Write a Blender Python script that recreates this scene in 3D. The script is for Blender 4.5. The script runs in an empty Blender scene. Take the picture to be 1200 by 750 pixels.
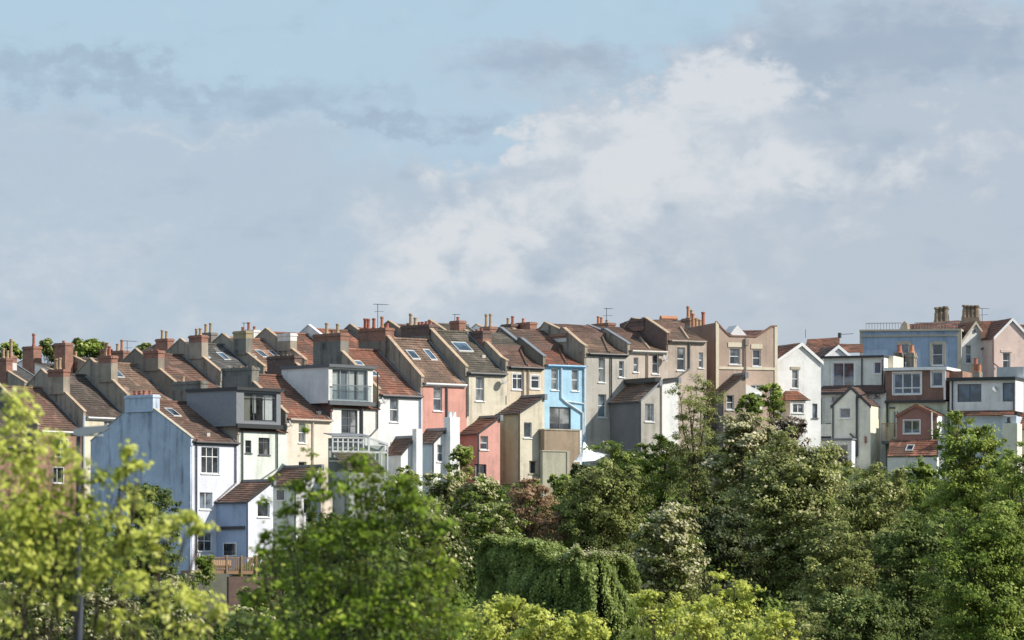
import bpy, math, random
import numpy as np
C = bpy.context.scene.collection
R = math.radians
F = 6857.0          # focal length in units of a 1200 wide frame
HZ = 780.0          # height of the eye level in that frame
rnd = random.Random(5)

# ------------------------------------------------------------------ nodes
class NT:
    def __init__(s, nt): s.nt = nt; s.n = nt.nodes; s.l = nt.links
    def add(s, t, **kw):
        nd = s.n.new(t)
        for k, v in kw.items():
            setattr(nd, k, v)
        return nd
    def put(s, sock, v):
        if isinstance(v, bpy.types.NodeSocket): s.l.new(v, sock)
        elif v is not None:
            if isinstance(v, tuple) and len(v) == 3 and sock.type == 'RGBA': v = (*v, 1)
            sock.default_value = v
    def math(s, op, a, b=None, c=None, clamp=False):
        nd = s.add('ShaderNodeMath', operation=op, use_clamp=clamp)
        s.put(nd.inputs[0], a)
        if b is not None: s.put(nd.inputs[1], b)
        if c is not None: s.put(nd.inputs[2], c)
        return nd.outputs[0]
    def mix(s, f, a, b, bt='MIX'):
        nd = s.add('ShaderNodeMix', data_type='RGBA', blend_type=bt)
        s.put(nd.inputs[0], f); s.put(nd.inputs[6], a); s.put(nd.inputs[7], b)
        return nd.outputs[2]
    def noise(s, vec, scale, detail=4, rough=.55, out=0, dist=0):
        nd = s.add('ShaderNodeTexNoise')
        if vec is not None: s.l.new(vec, nd.inputs['Vector'])
        nd.inputs['Scale'].default_value = scale; nd.inputs['Detail'].default_value = detail
        nd.inputs['Roughness'].default_value = rough; nd.inputs['Distortion'].default_value = dist
        return nd.outputs[out]
    def ramp(s, f, a, b, lo=0., hi=1.):
        nd = s.add('ShaderNodeMapRange', interpolation_type='SMOOTHSTEP')
        s.put(nd.inputs[0], f); nd.inputs[1].default_value = a; nd.inputs[2].default_value = b
        nd.inputs[3].default_value = lo; nd.inputs[4].default_value = hi
        return nd.outputs[0]
    def xyz(s, x, y, z=0.):
        nd = s.add('ShaderNodeCombineXYZ'); s.put(nd.inputs[0], x); s.put(nd.inputs[1], y); s.put(nd.inputs[2], z)
        return nd.outputs[0]
    def objvec(s, scale=(1, 1, 1)):
        tc = s.add('ShaderNodeTexCoord'); oi = s.add('ShaderNodeObjectInfo')
        off = s.add('ShaderNodeVectorMath', operation='MULTIPLY_ADD')
        s.l.new(tc.outputs['Object'], off.inputs[0]); off.inputs[1].default_value = scale
        c = s.math('MULTIPLY', oi.outputs['Random'], 60.)
        s.l.new(s.xyz(c, c, c), off.inputs[2])
        return off.outputs[0], tc.outputs['Object']

def newmat(name):
    m = bpy.data.materials.new(name); m.use_nodes = True
    t = NT(m.node_tree); b = m.node_tree.nodes['Principled BSDF']
    return m, t, b
def bump(t, b, h, dist, strength=1.):
    bp = t.add('ShaderNodeBump'); bp.inputs['Distance'].default_value = dist; bp.inputs['Strength'].default_value = strength
    t.l.new(h, bp.inputs['Height']); t.l.new(bp.outputs[0], b.inputs['Normal'])
def mul(c, k): return tuple(min(1, x*k) for x in c)
MC = {}
def render_mat(col, stain=.35, rough=.9, streak=1., soot=(.16, .15, .13)):
    key = ('r', col, stain, streak, soot)
    if key in MC: return MC[key]
    m, t, b = newmat('render'); v, o = t.objvec()
    n1 = t.noise(v, .7, 5, .6); n2 = t.noise(v, 6., 4, .6)
    vs, _ = t.objvec((2.6, 2.6, .22)); n3 = t.noise(vs, 1., 4, .6)
    c = t.mix(t.ramp(n1, .3, .75), mul(col, 1.05), mul(col, .86))
    c = t.mix(t.math('MULTIPLY', t.ramp(n2, .45, .75), .16), c, mul(col, .6))
    s_ = t.math('MULTIPLY', t.math('MULTIPLY', t.ramp(n3, .45, .74), t.ramp(n1, .2, .65)), min(1., (stain+.06)*streak*1.25))
    c = t.mix(s_, c, soot)
    vf, _ = t.objvec((7., 7., .35)); n5 = t.noise(vf, 1., 5, .7); c = t.mix(t.math('MULTIPLY', t.ramp(n5, .56, .78), .06+stain*.18), c, soot)
    n6 = t.noise(v, .9, 2, .4, dist=1.5); c = t.mix(t.math('MULTIPLY', t.ramp(n6, .60, .63), .10+stain*.2), c, mul(col, 1.25))
    n4 = t.noise(v, .33, 3, .5)
    c = t.mix(t.math('MULTIPLY', t.ramp(n4, .52, .75), stain*.5), c, (col[0]*.55, col[1]*.58, col[2]*.5))
    t.put(b.inputs['Base Color'], c); b.inputs['Roughness'].default_value = rough
    b.inputs['Specular IOR Level'].default_value = .2
    bump(t, b, t.noise(v, 9., 5, .7), .03, .6)
    MC[key] = m; return m
def brick_mat(c1, c2, mortar=(.32, .28, .24), dark=.4):
    key = ('b', c1, c2)
    if key in MC: return MC[key]
    m, t, b = newmat('brick'); v, o = t.objvec()
    sp = t.add('ShaderNodeSeparateXYZ'); t.l.new(o, sp.inputs[0])
    br = t.add('ShaderNodeTexBrick'); t.l.new(t.xyz(t.math('ADD', sp.outputs[0], sp.outputs[1]), sp.outputs[2]), br.inputs[0])
    br.inputs['Scale'].default_value = 1; br.inputs['Brick Width'].default_value = .225; br.inputs['Row Height'].default_value = .075
    br.inputs['Mortar Size'].default_value = .008; t.put(br.inputs['Color1'], c1); t.put(br.inputs['Color2'], c2); t.put(br.inputs['Mortar'], mortar)
    n1 = t.noise(v, 1.3, 5, .65); n2 = t.noise(v, 5., 3, .6)
    c = t.mix(t.math('MULTIPLY', t.ramp(n1, .4, .7), dark), br.outputs[0], (.06, .045, .04))
    c = t.mix(t.math('MULTIPLY', t.ramp(n2, .5, .8), .35), c, (.36, .27, .2))
    t.put(b.inputs['Base Color'], c); b.inputs['Roughness'].default_value = .92
    bump(t, b, n2, .02, .5)
    MC[key] = m; return m
def tile_mat(c1, c2, moss=.3, rowz=.17):
    key = ('t', c1, c2, moss)
    if key in MC: return MC[key]
    m, t, b = newmat('roof_tiles'); v, o = t.objvec()
    sp = t.add('ShaderNodeSeparateXYZ'); t.l.new(o, sp.inputs[0])
    br = t.add('ShaderNodeTexBrick'); t.l.new(t.xyz(t.math('ADD', sp.outputs[0], t.math('MULTIPLY', sp.outputs[1], .35)), t.math('MULTIPLY', sp.outputs[2], 1)), br.inputs[0])
    br.inputs['Scale'].default_value = 1; br.inputs['Brick Width'].default_value = .27; br.inputs['Row Height'].default_value = rowz
    br.inputs['Mortar Size'].default_value = .02; t.put(br.inputs['Color1'], c1); t.put(br.inputs['Color2'], c2); t.put(br.inputs['Mortar'], mul(c1, .35))
    n0 = t.noise(v, 3.5, 3, .5); n1 = t.noise(v, .55, 5, .65); n2 = t.noise(v, 2.2, 6, .7)
    c = t.mix(t.math('MULTIPLY', t.ramp(n0, .35, .7), .5), br.outputs[0], mul(c2, .62))
    c = t.mix(t.math('MULTIPLY', t.ramp(n1, .4, .62), .6), c, (.085, .075, .065))
    np_ = t.noise(v, .8, 2, .4, dist=.8); c = t.mix(t.math('MULTIPLY', t.ramp(np_, .56, .66), .45), c, mul(c2, 1.9))
    c = t.mix(t.math('MULTIPLY', t.ramp(n2, .55, .75), moss), c, (.27, .24, .16))
    ns = t.noise(t.objvec((3.5, .5, .4))[0], 1., 4, .7)
    c = t.mix(t.math('MULTIPLY', t.ramp(ns, .5, .7), .5), c, (.05, .045, .04))
    t.put(b.inputs['Base Color'], c); b.inputs['Roughness'].default_value = .85; b.inputs['Specular IOR Level'].default_value = .25
    bump(t, b, n0, .04, .8)
    MC[key] = m; return m
def paint(col, rough=.5, metal=0., var=.2):
    key = ('p', col, rough, metal)
    if key in MC: return MC[key]
    m, t, b = newmat('paint'); v, o = t.objvec()
    n = t.noise(v, 3., 5, .6)
    t.put(b.inputs['Base Color'], t.mix(t.math('MULTIPLY', t.ramp(n, .4, .7), var*2), mul(col, 1.05), mul(col, .7)))
    b.inputs['Roughness'].default_value = rough; b.inputs['Metallic'].default_value = metal
    MC[key] = m; return m
def glass_mat(col=(.03, .037, .045), light=0.):
    key = ('g', col, light)
    if key in MC: return MC[key]
    m, t, b = newmat('window_glass'); v, o = t.objvec()
    n = t.noise(v, 1.1, 3, .5)
    c = t.mix(t.ramp(n, .4, .62), mul(col, .5), mul(col, 2.0))
    if light: c = t.mix(t.math('MULTIPLY', t.ramp(t.noise(t.objvec((4, 4, .4))[0], 1, 2), .45, .6), light), c, (.3, .31, .31))
    t.put(b.inputs['Base Color'], c); b.inputs['Roughness'].default_value = .06; b.inputs['Specular IOR Level'].default_value = .9
    b.inputs['IOR'].default_value = 1.6
    bump(t, b, t.noise(v, 1.5, 2), .02, .25)
    MC[key] = m; return m
def clear_glass():
    if 'cg' in MC: return MC['cg']
    m, t, b = newmat('clear_glass')
    tr = t.add('ShaderNodeBsdfTransparent'); tr.inputs[0].default_value = (.82, .86, .88, 1)
    gl = t.add('ShaderNodeBsdfGlossy'); gl.inputs['Roughness'].default_value = .04
    fr = t.add('ShaderNodeLayerWeight'); fr.inputs[0].default_value = .5
    mx = t.add('ShaderNodeMixShader'); t.l.new(t.math('MULTIPLY_ADD', t.math('POWER', fr.outputs[1], 3.), .6, .08), mx.inputs[0]); t.l.new(tr.outputs[0], mx.inputs[1]); t.l.new(gl.outputs[0], mx.inputs[2])
    t.l.new(mx.outputs[0], t.n['Material Output'].inputs[0]); MC['cg'] = m; return m
def leaf_mat(name, c1, c2, c3, trans=.35, gloss=.25):
    m, t, b = newmat(name)
    at = t.add('ShaderNodeAttribute', attribute_name='shade')
    tc = t.add('ShaderNodeTexCoord'); n = t.noise(tc.outputs['Object'], .6, 4, .6)
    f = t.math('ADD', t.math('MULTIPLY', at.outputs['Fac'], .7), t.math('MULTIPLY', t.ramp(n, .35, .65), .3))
    c = t.mix(t.ramp(f, .1, .62), c1, c2); c = t.mix(t.ramp(f, .66, .97), c, c3)  # leaf colours run from painted shade tones up to painted highlights
    t.put(b.inputs['Base Color'], c); b.inputs['Roughness'].default_value = .5; b.inputs['Specular IOR Level'].default_value = gloss
    tl = t.add('ShaderNodeBsdfTranslucent'); t.l.new(t.mix(.5, c, mul(c3, 1.0)), tl.inputs[0])
    mx = t.add('ShaderNodeMixShader'); mx.inputs[0].default_value = trans
    t.l.new(b.outputs[0], mx.inputs[1]); t.l.new(tl.outputs[0], mx.inputs[2]); t.l.new(mx.outputs[0], t.n['Material Output'].inputs[0])
    return m

# ------------------------------------------------------------------ meshes
class MB:
    def __init__(s): s.v = []; s.f = []
    def poly(s, pts):
        i = len(s.v); s.v += [tuple(p) for p in pts]; s.f.append(tuple(range(i, i+len(pts)))); return s
    def box(s, x0, x1, y0, y1, z0, z1):
        i = len(s.v)
        s.v += [(x0,y0,z0),(x1,y0,z0),(x1,y1,z0),(x0,y1,z0),(x0,y0,z1),(x1,y0,z1),(x1,y1,z1),(x0,y1,z1)]
        for f in ((0,3,2,1),(4,5,6,7),(0,1,5,4),(1,2,6,5),(2,3,7,6),(3,0,4,7)): s.f.append(tuple(i+k for k in f))
        return s
    def extr(s, pts, d):                      # closed polygon extruded by vector d
        n = len(pts); i = len(s.v)
        s.v += [tuple(p) for p in pts] + [(p[0]+d[0], p[1]+d[1], p[2]+d[2]) for p in pts]
        s.f.append(tuple(range(i, i+n))); s.f.append(tuple(range(i+2*n-1, i+n-1, -1)))
        for k in range(n):
            j = (k+1) % n; s.f.append((i+k, i+n+k, i+n+j, i+j))
        return s
    def tube(s, p0, p1, r0, r1=None, n=8, cap=True):
        r1 = r0 if r1 is None else r1
        p0 = np.array(p0, float); p1 = np.array(p1, float); d = p1-p0; d /= (np.linalg.norm(d)+1e-9)
        a = np.cross(d, (0, 0, 1.) if abs(d[2]) < .9 else (1., 0, 0)); a /= np.linalg.norm(a); b = np.cross(d, a); i = len(s.v)
        for p, r in ((p0, r0), (p1, r1)):
            for k in range(n):
                t = 2*math.pi*k/n; s.v.append(tuple(p+(a*math.cos(t)+b*math.sin(t))*r))
        for k in range(n): s.f.append((i+k, i+(k+1) % n, i+n+(k+1) % n, i+n+k))
        if cap: s.f.append(tuple(range(i+n-1, i-1, -1))); s.f.append(tuple(range(i+n, i+2*n)))
        return s
    def path(s, pts, r, n=6):
        for p, q in zip(pts[:-1], pts[1:]): s.tube(p, q, r, r, n)
        return s
    def lathe(s, c, prof, n=10):
        i = len(s.v)
        for r, z in prof:
            for k in range(n):
                t = 2*math.pi*k/n; s.v.append((c[0]+r*math.cos(t), c[1]+r*math.sin(t), c[2]+z))
        for j in range(len(prof)-1):
            for k in range(n): s.f.append((i+j*n+k, i+j*n+(k+1) % n, i+(j+1)*n+(k+1) % n, i+(j+1)*n+k))
        s.f.append(tuple(range(i+(len(prof)-1)*n, i+len(prof)*n)))
        return s
    def build(s, name, mat, parent=None, fix=True):
        me = bpy.data.meshes.new(name); me.from_pydata(s.v, [], s.f); me.update()
        if fix:
            import bmesh
            bm = bmesh.new(); bm.from_mesh(me); bmesh.ops.recalc_face_normals(bm, faces=bm.faces); bm.to_mesh(me); bm.free()
        o = bpy.data.objects.new(name, me); C.objects.link(o); me.materials.append(mat)
        if parent is not None: o.parent = parent
        return o
def tag(o, label, cat, group=None, kind=None):
    if label: o['label'] = label
    if cat: o['category'] = cat
    if group: o['group'] = group
    if kind: o['kind'] = kind
    return o
def proj(p): return 600+F*p[0]/p[1], HZ-F*p[2]/p[1]
def at(px, py, Y): return ((px-600)*Y/F, Y, (HZ-py)*Y/F)

# ------------------------------------------------------------------ materials
WHITE = paint((.78, .79, .8)); BLACK = paint((.035, .037, .04), .45); DGREY = paint((.11, .118, .13), .5); LEAD = paint((.2, .215, .24), .6)
PVC = paint((.8, .8, .8), .35); PIPE = paint((.045, .05, .06), .45); WPIPE = paint((.6, .66, .7), .4)
COP = render_mat((.5, .37, .26), .5); STONE = render_mat((.5, .45, .36), .3)
PARTY = render_mat((.38, .33, .27), .95, soot=(.07, .06, .05)); PARTYD = render_mat((.26, .225, .185), .95, soot=(.08, .07, .06)); SOOT = render_mat((.24, .225, .2), 1., soot=(.05, .05, .05))
BRK = brick_mat((.36, .14, .085), (.25, .095, .065)); BRKD = brick_mat((.13, .055, .045), (.1, .045, .04)); BRKO = brick_mat((.4, .21, .14), (.34, .17, .11))
T_BR = tile_mat((0.244, 0.137, 0.104), (0.189, 0.110, 0.085)); T_RD = tile_mat((0.329, 0.146, 0.098), (0.268, 0.122, 0.085)); T_OR = tile_mat((0.439, 0.226, 0.146), (0.366, 0.195, 0.134))
T_DK = tile_mat((.13, .095, .08), (.11, .085, .075), .5); T_SL = tile_mat((.12, .12, .125), (.15, .145, .14), .3); T_TAN = tile_mat((0.329, 0.207, 0.146), (0.244, 0.159, 0.122), 0.5)
T_OL = tile_mat((.16, .135, .105), (.13, .11, .09), .6); T_NEW = tile_mat((.2, .12, .1), (.18, .11, .095), .05)
POT_R = paint((.38, .135, .09), .8); POT_T = paint((.43, .3, .18), .8); POT_O = paint((.48, .215, .12), .8); POT_G = paint((.2, .155, .11), .9)
GLASS = glass_mat((.022, .027, .033)); GLASSR = glass_mat((.1, .125, .15)); GLASSC = glass_mat((.045, .055, .065), .6); GLASSB = glass_mat((.035, .06, .095)); CLEAR = clear_glass()  # GLASSR: sky reflection put into a paler, bluer pane colour
BLIND = glass_mat((.13, .135, .135)); WOOD = paint((.3, .19, .11), .8); BARK = render_mat((.11, .085, .06), .5); METAL = paint((.25, .26, .28), .4, .7)
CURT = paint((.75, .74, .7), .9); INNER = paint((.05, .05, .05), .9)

# ------------------------------------------------------------------ house frame
class House:
    def __init__(s, name, label, cat, px, Y, a, ybase, group=None):
        s.a = R(a); s.P = np.array([(px-600)*Y/F, Y]); s.r = np.array([math.sin(s.a), math.cos(s.a)]); s.i = np.array([-math.cos(s.a), math.sin(s.a)])
        s.zb = (HZ-ybase)*Y/F
        e = bpy.data.objects.new(name, None); C.objects.link(e); e.location = (s.P[0], s.P[1], s.zb)
        e.rotation_euler = (0, 0, math.pi/2-s.a); e.empty_display_size = .5; s.e = e; tag(e, label, cat, group)
    def xy(s, u, v): return s.P+s.r*u+s.i*v
    def u(s, px, v=0.):
        k = (px-600)/F; q = s.xy(0, v); return (k*q[1]-q[0])/(s.r[0]-k*s.r[1])
    def vv(s, px, u=0.):
        k = (px-600)/F; q = s.xy(u, 0); return (k*q[1]-q[0])/(s.i[0]-k*s.i[1])
    def z(s, py, u=0., v=0.): return (HZ-py)*s.xy(u, v)[1]/F-s.zb
    def p(s, px, py, v=0.):
        u = s.u(px, v); return (u, v, s.z(py, u, v))
    def pu(s, px, py, u=0.):
        v = s.vv(px, u); return (u, v, s.z(py, u, v))
    def build(s, mb, name, mat, parent=None, label=None):
        o = mb.build(name, mat, parent or s.e)
        if label: o['label'] = label
        return o
    # a wall face in plane v with window openings; windows = list of dicts from W()
    def face(s, mb, v, u0, u1, z0, z1, rects, dep=.17, sgn=1):
        us = sorted({u0, u1, *[min(max(q, u0), u1) for r in rects for q in r[:2]]}); zs = sorted({z0, z1, *[min(max(q, z0), z1) for r in rects for q in r[2:4]]})
        for a_, b_ in zip(us[:-1], us[1:]):
            for c_, d_ in zip(zs[:-1], zs[1:]):
                if b_-a_ < 1e-6 or d_-c_ < 1e-6: continue
                m_, n_ = (a_+b_)/2, (c_+d_)/2
                if any(r[0] < m_ < r[1] and r[2] < n_ < r[3] for r in rects): continue
                mb.poly([(a_, v, c_), (b_, v, c_), (b_, v, d_), (a_, v, d_)])
        for r in rects:
            w = v+dep*sgn
            mb.poly([(r[0], v, r[2]), (r[0], w, r[2]), (r[0], w, r[3]), (r[0], v, r[3])]); mb.poly([(r[1], v, r[2]), (r[1], w, r[2]), (r[1], w, r[3]), (r[1], v, r[3])])
            mb.poly([(r[0], v, r[3]), (r[1], v, r[3]), (r[1], w, r[3]), (r[0], w, r[3])]); mb.poly([(r[0], v, r[2]), (r[1], v, r[2]), (r[1], w, r[2]), (r[0], w, r[2])])
    def window(s, v, rect, cols=1, rows=2, fm=None, glass=None, sill=True, bar=.055, split=None, name='window', surround=None, dep=.12, open_top=False):
        u0, u1, z0, z1 = rect; fm = fm or PVC; w = v+dep; m = MB()
        bar *= .85; m.box(u0, u0+bar*1.3, w-.03, w+.03, z0, z1); m.box(u1-bar*1.3, u1, w-.03, w+.03, z0, z1)
        m.box(u0+bar*1.3, u1-bar*1.3, w-.03, w+.03, z0, z0+bar*1.4); m.box(u0+bar*1.3, u1-bar*1.3, w-.03, w+.03, z1-bar*1.3, z1)
        for k in range(1, cols):
            c = u0+(u1-u0)*k/cols; m.box(c-bar*.55, c+bar*.55, w-.027, w+.027, z0+bar, z1-bar)
        for k in range(1, rows):
            c = z0+(z1-z0)*(split if split and rows == 2 else k/rows); m.box(u0+bar, u1-bar, w-.024, w+.024, c-bar*.55, c+bar*.55)
        if sill: m.box(u0-.07, u1+.07, v-.07, w-.03, z0-.07, z0)
        if surround:
            k = surround; m.box(u0-k, u0, v-.03, v+.02, z0, z1+k); m.box(u1, u1+k, v-.03, v+.02, z0, z1+k); m.box(u0, u1, v-.03, v+.02, z1, z1+k)
        o = s.build(m, name, fm)
        g = MB(); g.poly([(u0+.02, w+.01, z0+.02), (u1-.02, w+.01, z0+.02), (u1-.02, w+.01, z1-.02), (u0+.02, w+.01, z1-.02)])
        if glass is None and rnd.random() < .5:
            h_ = rnd.choice([.3, .45, .7]); q_ = rnd.choice([(0, 1), (0, 1), (0, .35), (.65, 1)]); a0, a1 = u0+.05+(u1-u0-.1)*q_[0], u0+.05+(u1-u0-.1)*q_[1]; zt_ = z1-.05; zb_ = zt_-(z1-z0-.1)*(h_ if q_ == (0, 1) else 1)
            MB().poly([(a0, w+.004, zb_), (a1, w+.004, zb_), (a1, w+.004, zt_), (a0, w+.004, zt_)]).build('blind', BLIND, o)
        g.build('pane', glass or rnd.choice([GLASS, GLASS, GLASS, GLASSC, GLASSR]), o)
        return o
    def rect(s, x0, y0, x1, y1, v=0.):
        u0, u1 = s.u(x0, v), s.u(x1, v); um = (u0+u1)/2; return (u0, u1, s.z(y1, um, v), s.z(y0, um, v))
    def pipe(s, pts, v=0., mat=None, r=.055, off=.09, name='downpipe'):
        q = [s.p(x, y, v-off) for x, y in pts]; return s.build(MB().path(q, r), name, mat or PIPE)
    def tiles(s, mb, A, B, Cc, D, lift=.035, run=.27):
        # sloping tiled plane: A,B low edge, D,C high edge; stepped courses
        A, B, Cc, D = [np.array(q, float) for q in (A, B, Cc, D)]
        n = max(3, int(np.linalg.norm((D+Cc-A-B)/2)/run)); nrm = np.cross(B-A, D-A); nrm /= np.linalg.norm(nrm)
        if nrm[2] < 0: nrm = -nrm
        nc = max(1, min(9, int(np.linalg.norm(B-A)/.6))); sag = [rnd.uniform(-.02, .012) for _ in range(nc+1)]
        for k in range(n):
            t0, t1 = k/n, (k+1)/n
            for j in range(nc):
                c0, c1 = j/nc, (j+1)/nc; w_ = lambda c, t: (A+(B-A)*c)*(1-t)+(D+(Cc-D)*c)*t
                l_ = lift*rnd.uniform(.7, 1.35); h0, h1 = sag[j], sag[j+1]
                a_, b_, c_, d_ = w_(c0, t0)+nrm*h0, w_(c1, t0)+nrm*h1, w_(c1, t1)+nrm*h1, w_(c0, t1)+nrm*h0
                mb.poly([a_+nrm*l_, b_+nrm*l_, c_+nrm*.004, d_+nrm*.004]); mb.poly([a_-nrm*.03, b_-nrm*.03, b_+nrm*l_, a_+nrm*l_])
    def chimney(s, xl, xr, ytop, mat=None, top=None, pots=(), uu=(-.235, .42), zbot=None, topk=.55, u=0., tall=None):
        mat = mat or PARTY; v1, v0 = s.vv(xl, u), s.vv(xr, u); zt = s.z(ytop, u, (v0+v1)/2)
        zb = zbot if zbot is not None else zt-3.2
        u0, u1 = u+uu[0], u+uu[1]; m = MB().box(u0, u1, v0, v1, zb, zt-topk)
        o = s.build(m, 'chimney', mat)
        m = MB().box(u0, u1, v0, v1, zt-topk+.0005, zt-.2).box(u0-.05, u1+.05, v0-.05, v1+.05, zt-.2, zt-.06).box(u0, u1, v0, v1, zt-.06, zt)
        m.build('chimney_head', top or BRK, o)
        n = len(pots)
        for k, (h, pm, fx) in enumerate(pots):
            c = (v1+(v0-v1)*fx); r = .13
            q = MB().lathe(((u0+u1)/2, c, zt-.01), [(r*1.12, 0), (r*1.05, h*.12), (r*.88, h*.2), (r*.82, h*.82), (r*1.05, h*.86), (r*1.02, h), (r*.7, h), (r*.65, h*.9)])
            q.build('chimney_pot', pm, o)
        return o
    def skylight(s, v0, v1, u0, u1, zf, open_=False):
        # zf(v) roof height
        m = MB(); k = .07; h = .07
        def P(u, v, up): return (u, v, zf(v)+up)
        m.extr([P(u0, v0, 0), P(u1, v0, 0), P(u1, v0+k, 0), P(u0, v0+k, 0)], (0, 0, h)); m.extr([P(u0, v1-k, 0), P(u1, v1-k, 0), P(u1, v1, 0), P(u0, v1, 0)], (0, 0, h))
        m.extr([P(u0, v0+k, 0), P(u0+k, v0+k, 0), P(u0+k, v1-k, 0), P(u0, v1-k, 0)], (0, 0, h)); m.extr([P(u1-k, v0+k, 0), P(u1, v0+k, 0), P(u1, v1-k, 0), P(u1-k, v1-k, 0)], (0, 0, h))
        o = s.build(m, 'skylight', paint((.5, .5, .48), .5))
        MB().poly([P(u0+k, v0+k, .05), P(u1-k, v0+k, .05), P(u1-k, v1-k, .05), P(u0+k, v1-k, .05)]).build('pane', GLASSB, o)

ROWA = {}
def terrace(key, label, x0, x1, Y, a, ye, yb, ridge, wall, roof, party=None, par=.32, cop=None, wins=(), pipes=(), chim=(), sky=(), gutter=True,
            gut=None, group='terraced houses stepping up the hill', back=None, hip=False, fascia=None, gable=None, coproof=True, vents=()):
    H = House('terraced_house', label, 'house', x0, Y, a, yb, group)
    w = H.u(x1); hd = H.vv(ridge[0]); ze = H.z(ye); zr = H.z(ridge[1], 0, hd); D = hd*2; H.w, H.hd, H.ze, H.zr = w, hd, ze, zr
    zf = lambda v: ze+(zr-ze)*v/hd if v <= hd else zr-(zr-ze)*(v-hd)/hd
    H.zf = zf
    rects = [H.rect(*q['r']) for q in wins]; m = MB()
    H.face(m, 0, 0, w, -3, ze, rects)
    for u in (0, w): m.poly([(u, 0, -3), (u, D, -3), (u, D, ze), (u, hd, zr), (u, 0, ze)])
    m.poly([(0, D, -3), (w, D, -3), (w, D, ze), (0, D, ze)])
    H.build(m, 'wall', wall)
    for q, rc in zip(wins, rects): H.window(0, rc, **{k: v for k, v in q.items() if k != 'r'})
    # roof
    ov = .16; m = MB(); zo = zf(0)-(zr-ze)/hd*ov
    if hip:
        uc = w*.5; ut = w*.88; top = zr+.0
        # shallow fold: two planes meeting in a raised hip line down the middle
        A = (.0, -ov, zo); B = (uc, -ov, zo+.1); Cc = (ut, hd, top); D_ = (0, hd, zo+(top-zo)*.8)
        H.tiles(m, A, B, Cc, D_); H.tiles(m, B, (w, -ov, zo), (w, hd, zo+(top-zo)*.8), Cc)
        m.poly([(0, D, ze), (w, D, ze), (w, hd, zo+(top-zo)*.8), (ut, hd, top), (0, hd, zo+(top-zo)*.8)])
        m.poly([A, B, (w, -ov, zo)])
        H.build(m, 'roof', roof)
        H.build(MB().tube((uc, -ov, zo+.12), (ut, hd, top+.03), .1, .1, 6), 'hip_ridge', COP if gable is None else gable)
    else:
        H.tiles(m, (0, -ov, zo), (w, -ov, zo), (w, hd, zr), (0, hd, zr)); H.tiles(m, (0, D, ze), (w, D, ze), (w, hd, zr), (0, hd, zr))
        H.build(m, 'roof', roof)
        H.build(MB().tube((0, hd, zr+.03), (w, hd, zr+.03), .11, .11, 6), 'ridge_tiles', roof)
    if back:
        vb = H.vv(back[0]); zb_ = H.z(back[1], 0, vb); z1 = zr+.35; m = MB()
        m2 = MB().box(0.02, w-.02, hd+.02, hd+.25, 0, z1); m2.poly([(0, hd+.25, 0), (0, 2*vb-hd, 0), (0, 2*vb-hd, z1), (0, vb, zb_), (0, hd+.25, z1)]); m2.poly([(w, hd+.25, 0), (w, 2*vb-hd, 0), (w, 2*vb-hd, z1), (w, vb, zb_), (w, hd+.25, z1)])
        H.build(m2, 'rear_range_wall', BRKD)
        H.tiles(m, (0, hd+.2, z1), (w, hd+.2, z1), (w, vb, zb_), (0, vb, zb_)); H.tiles(m, (0, 2*vb-hd, z1), (w, 2*vb-hd, z1), (w, vb, zb_), (0, vb, zb_))
        H.build(m, 'main_roof', back[2] if len(back) > 2 else T_BR)
    # party wall on the left, rising above the roof
    pm = party or PARTY; pv = back and H.vv(back[0])
    if back:
        slope = (zb_-zr)/(pv-hd)
        prof = [(.02, -3), (.02, ze-.35), (-.04, ze-.35), (-.04, ze+par*.8), (0.5, ze+par*1.1+.1), (hd, zr+par+.05), (hd+.35, zr+par+.05), (hd+.36, max(zr+.45, zr+.3)), (pv, zb_+.05), (pv+1.5, zb_-1.), (pv+1.5, -3)]
    else:
        prof = [(.02, -3), (.02, ze-.35), (-.04, ze-.35), (-.04, ze+par*.9), (hd, zr+par), (D, ze+par), (D, -3)]
    m = MB().extr([(-.14, v, z) for v, z in prof], (.21, 0, 0)); H.build(m, 'party_wall', pm)
    m = MB(); top = [q for q in prof if q[1] > ze-.3]
    for (v0, z0), (v1, z1) in zip(top[:-1], top[1:]):
        v0_ = v0-.06 if v0 < 0 else v0
        m.extr([(-.18, v0_, z0+.003), (-.18, v1, z1+.003), (-.18, v1, z1+.075), (-.18, v0_, z0+.075)], (.3, 0, 0))
    H.build(m, 'coping', cop or COP)
    if gutter:
        H.build(MB().tube((.16, -ov-.05, zo-.02), (w-.16, -ov-.05, zo-.02), .065, .065, 7).box(.16, w-.16, -ov+.02, -.004, zo-.16, zo-.03), 'gutter', gut or PIPE)
    for pp in pipes: H.pipe(pp[0], mat=pp[1] if len(pp) > 1 else None, r=pp[2] if len(pp) > 2 else .05)
    for c in chim: H.chimney(**c, zbot=min(zf(max(0, H.vv(c['xr']))), zf(H.vv(c['xl'])))+par-.1)
    for (fx, fz, du, dv) in sky: H.skylight(hd*fz, hd*fz+dv, w*fx, w*fx+du, zf)
    for (fx, fz) in vents: H.build(MB().box(w*fx, w*fx+.28, hd*fz, hd*fz+.22, zf(hd*fz)-.02, zf(hd*fz)+.24), 'roof_vent', paint((.55, .5, .45), .7))
    if not hip:
        H.build(MB().extr([(w-.3, .02, zf(0)+.05), (w-.16, .02, zf(0)+.05), (w-.16, hd-.05, zf(hd-.05)+.06), (w-.3, hd-.05, zf(hd-.05)+.06)], (0, 0, .03)), 'flashing', LEAD)
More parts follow.
